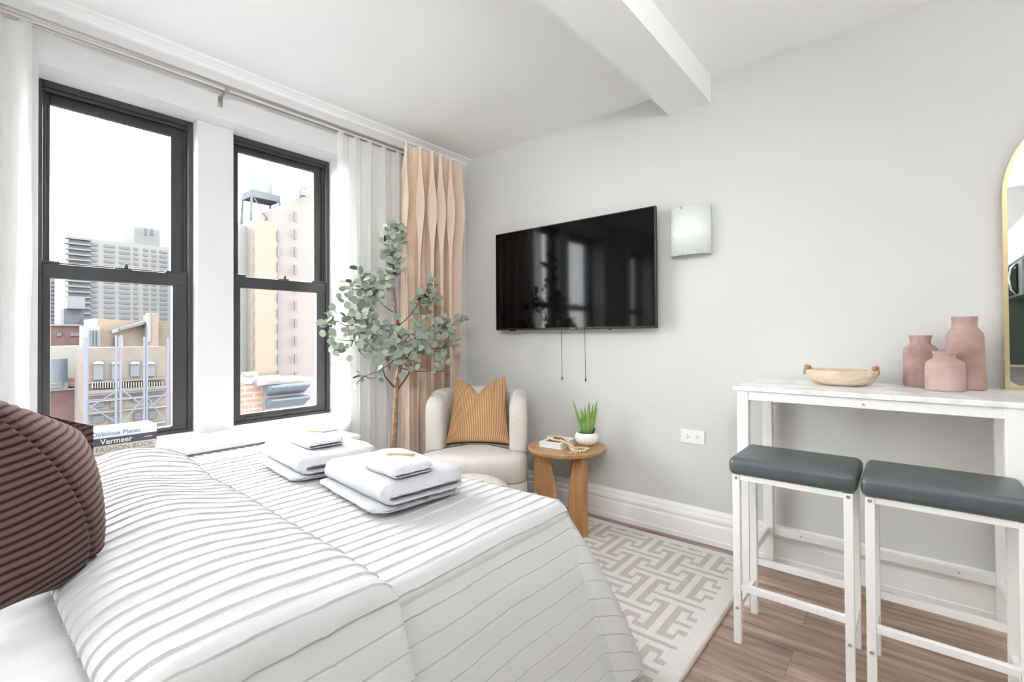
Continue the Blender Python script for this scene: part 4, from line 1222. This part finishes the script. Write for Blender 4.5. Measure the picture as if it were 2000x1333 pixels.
# ------------------------------------------------------------------ kitchen seen in the mirror, behind the camera
kb = thing('kitchen_base_cabinet', (3.9, -3.1, 0), 'white kitchen base cabinet seen only in the mirror', 'cabinet')
M_cab = mat('white_cabinet_paint', (.82, .83, .84), .35)
b = bm_new(); add_box(b, 3.50, 4.24, -4.2, -2.4, .08, .74, .003); obj('body', b, M_cab, kb)
b = bm_new(); add_box(b, 3.56, 4.24, -4.2, -2.4, .0, .08); obj('kick_board', b, M_fr, kb)
for k in range(3):
    b = bm_new(); add_box(b, 3.482, 3.50, -4.19+k*.6, -3.61+k*.6, .10, .73, .003); d_ = obj('door', b, M_cab, kb)
    b = bm_new(); add_cyl(b, (3.468, -3.68+k*.6, .60), .006, .12, 10); obj('handle', b, M_steel, d_)
b = bm_new(); add_box(b, 3.46, 4.24, -4.22, -2.38, .742, .775, .004)
tag(obj('granite_countertop', b, mat('speckled_granite', (.42, .40, .36), .2, var=.85, vscale=70)), 'speckled grey granite countertop reflected at the foot of the mirror', 'countertop')
ku = thing('kitchen_wall_cabinet', (4.0, -3.4, 1.53), 'white kitchen wall cabinet reflected in the arched mirror', 'cabinet')
b = bm_new(); add_box(b, 3.62, 4.19, -4.22, -2.9, 1.845, 2.20, .003); obj('body', b, M_cab, ku)
for k in range(4):
    b = bm_new(); add_box(b, 3.602, 3.62, -4.23+k*.335, -3.905+k*.335, 1.85, 2.19, .004); obj('door', b, M_cab, ku)
b = bm_new(); add_box(b, 4.20, 4.245, -4.22, -2.4, .776, 1.84); add_box(b, 3.4, 4.2, -4.245, -4.235, .865, 1.84)
tag(obj('dark_backsplash', b, mat('dark_olive_tile', (.075, .09, .075), .3)), 'dark green-grey backsplash panel reflected in the mirror', 'backsplash')
b = bm_new(); add_box(b, 3.4, 4.19, -4.23, -4.16, .842, .862, .003)
tag(obj('wooden_shelf', b, M_bowl), 'narrow wooden ledge below the dark backsplash in the mirror reflection', 'shelf')
mw = thing('microwave_oven', (3.85, -3.6, 1.50), 'grey microwave oven with a curved handle reflected in the mirror', 'microwave')
b = bm_new(); add_box(b, 3.60, 4.19, -4.0, -3.25, 1.52, 1.83, .006); obj('body', b, mat('microwave_steel', (.35, .38, .37), .3, metal=.6), mw)
b = bm_new(); add_box(b, 3.588, 3.60, -3.98, -3.42, 1.54, 1.81, .003); d_ = obj('door', b, mat('microwave_black_glass', (.01, .01, .01), .1), mw)
b = bm_new(); add_tube(b, [(3.59, -3.45, 1.54), (3.56, -3.45, 1.58), (3.548, -3.45, 1.68), (3.56, -3.45, 1.77), (3.59, -3.45, 1.81)], .010, 10); obj('handle', b, M_chrome, d_, True)
b = bm_new(); add_box(b, 3.62, 3.72, -3.2, -3.1, .775, .86, .02); add_cyl(b, (3.67, -3.15, .875), .02, .03, 12)
tag(obj('black_canister', b, M_tvb), 'small black canister on the granite counter in the mirror reflection', 'canister')

# added fill lamps out of view, shaped as torchieres, brightening the ceiling
M_bowl2 = mat('lamp_bowl_white', (.8, .8, .8), .5)
for x, y, pw, lb in ((3.86, -2.05, FILL_LAMPS[0], 'added torchiere-shaped fill lamp, out of view by the right wall beyond the kitchen'), (2.35, -3.95, FILL_LAMPS[1], 'added torchiere-shaped fill lamp, out of view beside the head of the bed')):
    t = thing('fill_uplighter', (x, y, 0), lb, 'fill lamp')
    b = bm_new(); add_cyl(b, (x, y, .012), .13, .024, 32, bev=.004); obj('base', b, M_steel, t)
    b = bm_new(); add_cyl(b, (x, y, .90), .012, 1.76, 12); obj('pole', b, M_steel, t)
    b = bm_new(); add_lathe(b, [(.015, 1.76), (.07, 1.78), (.13, 1.83), (.16, 1.88), (.155, 1.88), (.125, 1.835), (.06, 1.79), (.0001, 1.78)], (x, y, 0), 40); obj('lamp_shade', b, M_bowl2, t, True)
    l = bpy.data.lights.new('fill_bulb', 'AREA'); l.shape = 'DISK'; l.size = .2; l.energy = pw; l.color = (.97, .985, 1.0)
    o = bpy.data.objects.new('fill_bulb', l); col.objects.link(o); o.parent = t; o.location = (0, 0, 1.84); o.rotation_euler = (math.pi, 0, 0)

# added fill spots on a track behind the camera, aimed at the window corner
tk = thing('fill_track', (3.2, -3.3, 2.64), 'added white ceiling track with two fill spots, out of view behind the camera', 'ceiling lamp')
b = bm_new(); add_box(b, 2.3, 4.1, -3.32, -3.28, 2.645, 2.675, .003); obj('track', b, M_pl, tk)
for x, aim, pw in ((2.5, (.2, -.9, 1.7), FILL_SPOTS[0]), (3.2, (.2, 0, 1.4), FILL_SPOTS[1])):
    p = Vector((x, -3.3, 2.25)); d = (Vector(aim)-p).normalized()
    b = bm_new(); q = d.to_track_quat('-Z', 'Y').to_matrix().to_4x4()
    t = bmesh.new(); bmesh.ops.create_cone(t, cap_ends=False, segments=24, radius1=.075, radius2=.05, depth=.14); merge(b, t, Matrix.Translation(p) @ q)
    add_cyl(b, (x, -3.3, 2.46), .008, .39, 10)
    h = obj('fill_spot', b, M_pl, tk, True, angle=40)
    l = bpy.data.lights.new('fill_bulb', 'SPOT'); l.energy = pw; l.spot_size = math.radians(80); l.spot_blend = 1.0; l.shadow_soft_size = .13; l.color = (.98, .99, 1.0)
    o = bpy.data.objects.new('fill_bulb', l); col.objects.link(o); o.parent = h; o.matrix_local = Matrix.Translation(p+d*.06-wloc(h)) @ q

# ------------------------------------------------------------------ the city outside
def ycol(px, D): return sight(px, 640, 0, -D).y
def zrow(px, py, D): return sight(px, py, 0, -D).z
def bwin(b, D, px0, px1, py0, py1, t=.25):
    ym = (px0+px1)/2
    add_box(b, -D-.05, -D+t, ycol(px0, D), ycol(px1, D), zrow(ym, py1, D), zrow(ym, py0, D))
ALB = .46
def cm(name, c, **k): return mat(name, tuple(x*ALB for x in c), .9, spec=.05, **k)
W_pane = cm('distant_window_glass', (.088, .093, .098)); W_dark = cm('window_shade_dark', (.068, .07, .076))
C_pale = cm('pale_concrete', (.135, .132, .126)); C_slab = cm('balcony_concrete', (.115, .115, .113))
C_tan = cm('tan_facade', (.115, .098, .084), var=.15, vscale=.5)
C_pink = brick_mat('pale_pink_brick', (.104, .084, .076), (.098, .080, .074), (.108, .094, .086), bw=.8, rh=.5, ms=.03)
C_org = brick_mat('orange_tan_brick', (.118, .088, .062), (.112, .082, .057), (.12, .097, .077), bw=1.0, rh=.5, ms=.03)
C_red = brick_mat('orange_brick', (.125, .062, .038), (.115, .055, .034), (.12, .10, .085), bw=1.6, rh=.55, ms=.09)
C_mar = cm('maroon_brick', (.095, .062, .056), var=.15, vscale=1.0)
C_white = cm('white_render', (.15, .148, .145)); C_blue = cm('blue_grey_cornice', (.070, .082, .092))
C_bl2 = cm('scaffold_blue', (.098, .102, .12)); C_steel = cm('dark_steel', (.08, .088, .096))
g_b = 'city buildings outside the windows'

def facade_windows(root, D, cols, rows, m, cap=100, depth=.3):
    n = 0; rest = None; proto = {}
    for (y0, y1) in rows:
        for (x0, x1) in cols:
            if n < cap:
                b = bm_new(); px = (x0+x1)/2
                add_box(b, -D-.05, -D+depth, ycol(x0, D), ycol(x1, D), zrow(px, y1, D), zrow(px, y0, D)); obj('window', b, m, root)
            else:
                if rest is None: rest = bm_new()
                bwin(rest, D, x0, x1, y0, y1, depth)
            n += 1
    if rest is not None: o = obj('window_row', rest, m, root); o['kind'] = 'stuff'

# A: long slab apartment block, far
D = 300.0
A_ = thing('apartment_block', (-D-20, ycol(230, D), -60), 'distant pale slab apartment block with balconies, seen through the left window', 'building', g_b)
ztA = zrow(133, 461, D)
b = bm_new(); add_box(b, -D-40, -D, ycol(133, D), ycol(440, D), -80, ztA); obj('wall', b, C_pale, A_)
zp = zrow(262, 441, D); b = bm_new(); add_box(b, -D-25, -D-2, ycol(264, D), ycol(315, D), ztA-1, zp); ph = obj('penthouse', b, C_slab, A_)
b = bm_new(); bwin(b, D-2, 281, 286, 447, 460, 1); bwin(b, D-2, 293, 299, 448, 461, 1); obj('opening', b, W_dark, ph)
FH = 10.45
for k in range(22):
    y = 463+FH*k
    b = bm_new()
    add_box(b, -D, -D+2.6, ycol(126, D), ycol(176, D), zrow(133, y+4.2, D), zrow(133, y+1.2, D)); obj('balcony', b, C_slab, A_)
b = bm_new(); bwin(b, D, 135, 176, 467, 690, .4); obj('balcony_recess', b, W_pane, A_)
cols = [(178, 190), (203, 223), (233, 253), (261, 269), (280, 288), (296, 304), (312, 326)]
rows = [(470+FH*k, 475.5+FH*k) for k in range(24)]
# the facade recedes to the right: rows follow the eye line
def rowsfor(px): 
    s = (645-461)/(1790-133.); return 0
n = 0; rest = bm_new()
for k in range(24):
    for (x0, x1) in cols:
        pxm = (x0+x1)/2
        yb = 470+FH*k; zt = zrow(133, yb, D); zb = zrow(133, yb+5.2, D)
        b = bm_new() if n < 100 else rest
        add_box(b, -D-.05, -D+.5, ycol(x0, D), ycol(x1, D), zb, zt)
        if n < 100: obj('window', b, W_pane if (k*7+x0) % 5 else C_steel, A_)
        n += 1
o = obj('window_row', rest, W_pane, A_); o['kind'] = 'stuff'
# A2: block behind on the left
D = 380.0
A2 = thing('apartment_block', (-D-20, ycol(105, D), -60), 'grey far apartment block at the left edge of the left window', 'building', g_b)
b = bm_new(); add_box(b, -D-30, -D, ycol(60, D), ycol(127, D), -90, zrow(100, 509, D)); obj('wall', b, C_slab, A2)
for k in range(14):
    b = bm_new(); z = zrow(110, 548+8*k, D); add_box(b, -D, -D+1, ycol(98, D), ycol(121, D), z-1.4, z); obj('window', b, W_pane, A2)
# B: rooftop tank house
D = 130.0
B1 = thing('brick_building', (-D-8, ycol(128, D), -60), 'dull red brick building with a rooftop tank house, left window', 'building', g_b)
b = bm_new(); add_box(b, -D-15, -D, ycol(60, D), ycol(190, D), -60, zrow(130, 636, D)); obj('wall', b, C_mar, B1)
b = bm_new(); bwin(b, D, 111, 120, 650, 657); obj('window', b, W_pane, B1)
b = bm_new(); bwin(b, D, 137, 155, 650, 657); obj('window', b, W_pane, B1)
b = bm_new(); bwin(b, D, 99, 192, 634.5, 637, .6); obj('coping', b, C_white, B1)
b = bm_new(); bwin(b, D+6, 118, 157, 605, 636, 4); obj('tank_stand', b, C_steel, B1)
b = bm_new(); bwin(b, D+5, 123, 157, 584, 605, 5); obj('roof_tank', b, cm('pale_tank', (.125, .13, .14)), B1)
b = bm_new(); bwin(b, D+3, 157, 186, 622, 634, 3); obj('roof_plant', b, C_blue, B1)
# C: orange brick block with gable and chimney
D = 110.0
C1 = thing('gabled_building', (-D-8, ycol(240, D), -60), 'orange-tan brick building with a sloping roofline and chimney, left window', 'building', g_b)
b = bm_new()
poly = [(ycol(190, D), -60), (ycol(190, D), zrow(190, 622, D)), (ycol(262, D), zrow(262, 628, D)), (ycol(262, D), zrow(262, 648, D)), (ycol(215, D), zrow(215, 655, D)), (ycol(282, D), zrow(282, 630, D)), (ycol(330, D), zrow(330, 630, D)), (ycol(330, D), -60)]
add_prism(b, [poly[0], poly[1], poly[2], poly[5], poly[6], poly[7]], 'X', -D-12, -D); obj('wall', b, C_org, C1)
b = bm_new(); add_prism(b, [(ycol(216, D), zrow(216, 652, D)), (ycol(216, D), zrow(216, 645, D)), (ycol(280, D), zrow(280, 627, D)), (ycol(280, D), zrow(280, 634, D))], 'X', -D-.1, -D+1.2); obj('roof_coping', b, C_white, C1)
b = bm_new(); add_prism(b, [(ycol(230, D), zrow(230, 646, D)), (ycol(228, D), zrow(228, 643, D)), (ycol(278, D), zrow(278, 630, D)), (ycol(278, D), zrow(278, 634, D))], 'X', -D-.1, -D+2); obj('roof_slope', b, C_steel, C1)
b = bm_new(); bwin(b, D, 284, 302, 612, 690, 2.5); ch = obj('chimney', b, C_org, C1)
b = bm_new(); bwin(b, D, 280, 286, 616, 668, 2.8); obj('chimney_flank', b, C_white, C1)
b = bm_new(); bwin(b, D, 155, 191, 638, 690, 2.0); obj('white_bulkhead', b, C_white, C1)
for x in (172, 178, 184):
    b = bm_new(); bwin(b, D, x, x+3, 646, 676, 2.3); obj('window', b, W_pane, C1)
for x in (222, 228, 234):
    b = bm_new(); bwin(b, D, x, x+3.5, 658, 684, 1.2); obj('vent_pipe', b, C_white if x != 222 else C_bl2, C1)
# E: pale party wall, parapet and lower maroon wall on the left
D = 86.0
E1 = thing('low_brick_building', (-D-6, ycol(125, D), -60), 'low maroon brick building with a white parapet, lower left of the left window', 'building', g_b)
b = bm_new(); bwin(b, D+6, 60, 158, 676, 800, 3); obj('party_wall', b, cm('cream_wall', (.14, .135, .118)), E1)
b = bm_new(); add_box(b, -D-5, -D, ycol(50, D), ycol(158, D), -60, zrow(120, 760, D)); obj('wall', b, C_mar, E1)
b = bm_new(); bwin(b, D, 60, 158, 757, 763, .8); obj('cornice', b, C_white, E1)
b = bm_new(); bwin(b, D, 60, 119, 750, 758, 1.4); bwin(b, D, 119, 130, 735, 758, 1.2); obj('roof_box', b, C_white, E1)
b = bm_new(); bwin(b, D, 130, 156, 737, 757, .8); obj('parapet', b, C_red, E1)
b = bm_new(); add_cyl(b, (-D+2, ycol(108, D), (zrow(108, 700, D)+zrow(108, 745, D))/2), 1.0, zrow(108, 700, D)-zrow(108, 745, D), 16); obj('roof_tank', b, C_blue, E1, True, angle=40)
b = bm_new(); bwin(b, D-3, 157, 161.5, 676, 870, .5); obj('corner_pilaster', b, C_white, E1)
for y in (640, 655): pass
# D: ornate brownstone with arched windows
D = 76.0
D1 = thing('ornate_building', (-D-6, ycol(245, D), -60), 'tan stone building with four arched windows and a balustrade, lower left window', 'building', g_b)
b = bm_new(); add_box(b, -D-6, -D, ycol(164, D), ycol(324, D), -60, zrow(180, 680, D)); obj('wall', b, C_tan, D1)
b = bm_new(); bwin(b, D, 165, 323, 758, 764, 1.0); bwin(b, D, 165, 323, 742, 745, .6); obj('cornice', b, C_tan, D1)
b = bm_new(); bwin(b, D, 165, 323, 764, 768, .9); obj('cornice_shadow_course', b, C_steel, D1)
for x in [x*5+178 for x in range(28)]:
    b = bm_new(); bwin(b, D, x, x+2, 746, 758, .7); obj('baluster', b, C_white, D1)
for x0, x1 in ((182, 201), (217, 234.5), (254, 271), (284, 301)):
    yt = 712; b = bm_new()
    bwin(b, D, x0, x1, yt, 742 if x0 < 250 else 735, .3); obj('window', b, W_pane, D1)
    b = bm_new(); yc = (ycol(x0, D)+ycol(x1, D))/2; rr = abs(ycol(x1, D)-ycol(x0, D))/2; zc = zrow(x0, yt, D)
    add_prism(b, [(yc+rr*1.1*math.cos(a*math.pi/12), zc+rr*.85*math.sin(a*math.pi/12)) for a in range(13)], 'X', -D-.1, -D+.5); obj('window_arch', b, C_white, D1)
for (x0, x1, y0, y1) in ((180, 203, 783, 796), (215, 233, 783, 796), (290, 304, 772, 785), (258, 272, 774, 786), (180, 203, 812, 826), (215, 233, 812, 826), (262, 276, 806, 822), (290, 304, 802, 818)):
    b = bm_new(); bwin(b, D, x0, x1, y0, y1, .25); obj('window', b, W_dark, D1)
for y in (778, 800, 832):
    b = bm_new(); bwin(b, D, 165, 323, y, y+2.2, .5); obj('string_course', b, C_white, D1)
# scaffold
D = 70.0
S1 = thing('scaffold', (-D, ycol(245, D), -50), 'blue-grey steel scaffold standing in front of the tan stone building', 'scaffold')
def spt(px, py): p = sight(px, py, 0, -D); return p
for x, yt in ((168, 660), (227, 655), (236, 655), (282, 658), (287, 658), (328, 660)):
    b = bm_new(); a_ = spt(x, yt); add_tube(b, [a_, Vector((a_.x, a_.y, spt(x, 870).z))], .13 if x != 168 else .22, 6); obj('pole', b, C_bl2, S1)
for i, (p, q) in enumerate((((168, 800), (236, 760)), ((236, 760), (287, 800)), ((287, 800), (328, 765)), ((168, 790), (236, 830)), ((236, 830), (287, 770)), ((287, 775), (328, 830)), ((168, 808), (328, 795)), ((168, 783), (328, 772)), ((168, 840), (328, 834)))):
    b = bm_new(); add_tube(b, [spt(*p), spt(*q)], .07, 5); obj('brace', b, C_bl2, S1)

# F: tall tan tower with water tank
D = 95.0
F1 = thing('brick_tower', (-D-12, ycol(540, D), -60), 'tall tan brick tower with window columns, seen through the right window', 'building', g_b)
zt = zrow(500, 429, D)
# corner block: orange face towards us, white face to the left
b = bm_new(); add_box(b, -D-30, -D, ycol(498, D), ycol(541, D), -60, zt); obj('corner_block', b, C_org, F1)
b = bm_new(); add_box(b, -D-30, -D-4, ycol(462, D), ycol(499, D), -60, zrow(480, 433, D)); obj('white_flank', b, C_white, F1)
b = bm_new(); Dw = D+1
add_prism(b, [(ycol(541, Dw), -60), (ycol(541, Dw), zrow(541, 406, Dw)), (ycol(560, Dw), zrow(560, 396, Dw)), (ycol(600, Dw), zrow(600, 380, Dw)), (ycol(640, Dw), zrow(640, 362, Dw)), (ycol(640, Dw), -60)], 'X', -Dw-20, -Dw); obj('wing', b, C_pink, F1)
for x, w_, ys, Dd in ((488, 3.6, [447+31.2*k for k in range(10)], D-4+8), (541, 4.5, [452+30.2*k for k in range(10)], D), (574, 5, [414+34.8*k for k in range(10)], D)):
    for y in ys:
        b = bm_new(); bwin(b, Dd-3.9 if x == 488 else Dd, x, x+w_, y, y+19, .3); obj('window', b, W_pane, F1)
b = bm_new(); bwin(b, D, 498, 541, 733, 742, 1.5); obj('lower_roof', b, C_white, F1)
b = bm_new(); add_tube(b, [sight(586, 385, 0, -D), sight(590, 362, 0, -D)], .35, 6); add_tube(b, [sight(586, 372, 0, -D), sight(602, 366, 0, -D)], .3, 6); bwin(b, D, 585, 595, 372, 384, 1); obj('roof_antenna', b, C_slab, F1)
# water tower on top of it
wt = thing('water_tower', (-D-8, ycol(511, D), zt), 'pale round water tank on a steel stand on top of the tan tower', 'water tower')
Dt = D+8; cy = ycol(510.5, Dt)
z0, z1 = zrow(510, 381, Dt), zrow(510, 339, Dt)
R0 = (ycol(531, Dt)-ycol(490, Dt))/2
b = bm_new(); add_cyl(b, (-Dt, cy, (z0+z1)/2), R0, z1-z0, 28, r2=R0*.97); add_cyl(b, (-Dt, cy, z1+.3), R0*.98, .7, 28, r2=.2); obj('tank', b, cm('pale_water_tank', (.125, .13, .13)), wt, True, angle=40)
b = bm_new(); zb = zrow(510, 389, Dt); Rb = R0*1.38
add_box(b, -Dt-Rb*.8, -Dt+Rb*.8, cy-Rb, cy+Rb, zb-.5, zb+.9); obj('platform', b, C_steel, wt)
for sx_ in (-.8, .8):
    for sy_ in (-1, 1):
        b = bm_new(); add_tube(b, [(-Dt+sx_*Rb*.95, cy+sy_*Rb*.95, zb), (-Dt+sx_*Rb, cy+sy_*Rb*1.05, zt)], .26, 6); obj('leg', b, C_steel, wt)
b = bm_new()
for s in (-1, 1): add_tube(b, [(-Dt+Rb*.8, cy+s*Rb*.95, zb), (-Dt+Rb*.8, cy-s*Rb*.4, zt)], .12, 5)
obj('brace', b, C_steel, wt)
# far sliver at the left edge of window 2
D = 260.0
b = bm_new(); add_box(b, -D-30, -D, ycol(440, D), ycol(471, D), -80, zrow(470, 480, D))
tag(obj('distant_tower', b, C_pale), 'far pale tower just left of the tan tower in the right window', 'building', g_b)
# G: near rooftops at the bottom of window 2
D = 48.0
G1 = thing('brick_building', (-D-4, ycol(495, D), -60), 'bright orange brick building at the bottom of the right window', 'building', g_b)
b = bm_new(); add_box(b, -D-8, -D, ycol(440, D), ycol(522, D), -60, zrow(495, 750, D)); obj('wall', b, C_red, G1)
b = bm_new(); bwin(b, D+1, 470, 496, 731, 750, 1.0); obj('roof_hut', b, C_white, G1)
b = bm_new(); bwin(b, D+.5, 471, 493, 727, 733, 1.0); obj('hut_roof', b, C_slab, G1)
b = bm_new(); bwin(b, D, 495, 541, 744, 751, .9); obj('parapet', b, C_pink, G1)
D = 47.0
G2 = thing('cornice_building', (-D-4, ycol(560, D), -60), 'low building with two blue-grey metal cornices at the bottom of the right window', 'building', g_b)
b = bm_new(); add_box(b, -D-8, -D-.5, ycol(522, D), ycol(640, D), -60, zrow(560, 747, D)); obj('wall', b, C_pink, G2)
for y0 in (751, 776):
    b = bm_new(); add_prism(b, [(-D-.4, zrow(560, y0+20, D)), (-D-.4, zrow(560, y0, D)), (-D+1.1, zrow(560, y0, D)), (-D+1.1, zrow(560, y0+3, D)), (-D+.2, zrow(560, y0+13, D))], 'Y', ycol(522, D), ycol(597, D)); obj('cornice', b, C_blue, G2)
# street level far below, keeps the horizon closed
b = bm_new(); add_box(b, -700, -6, -400, 500, -61, -60)
tag(obj('ground', b, cm('street_asphalt', (.09, .09, .09))), kind='structure')
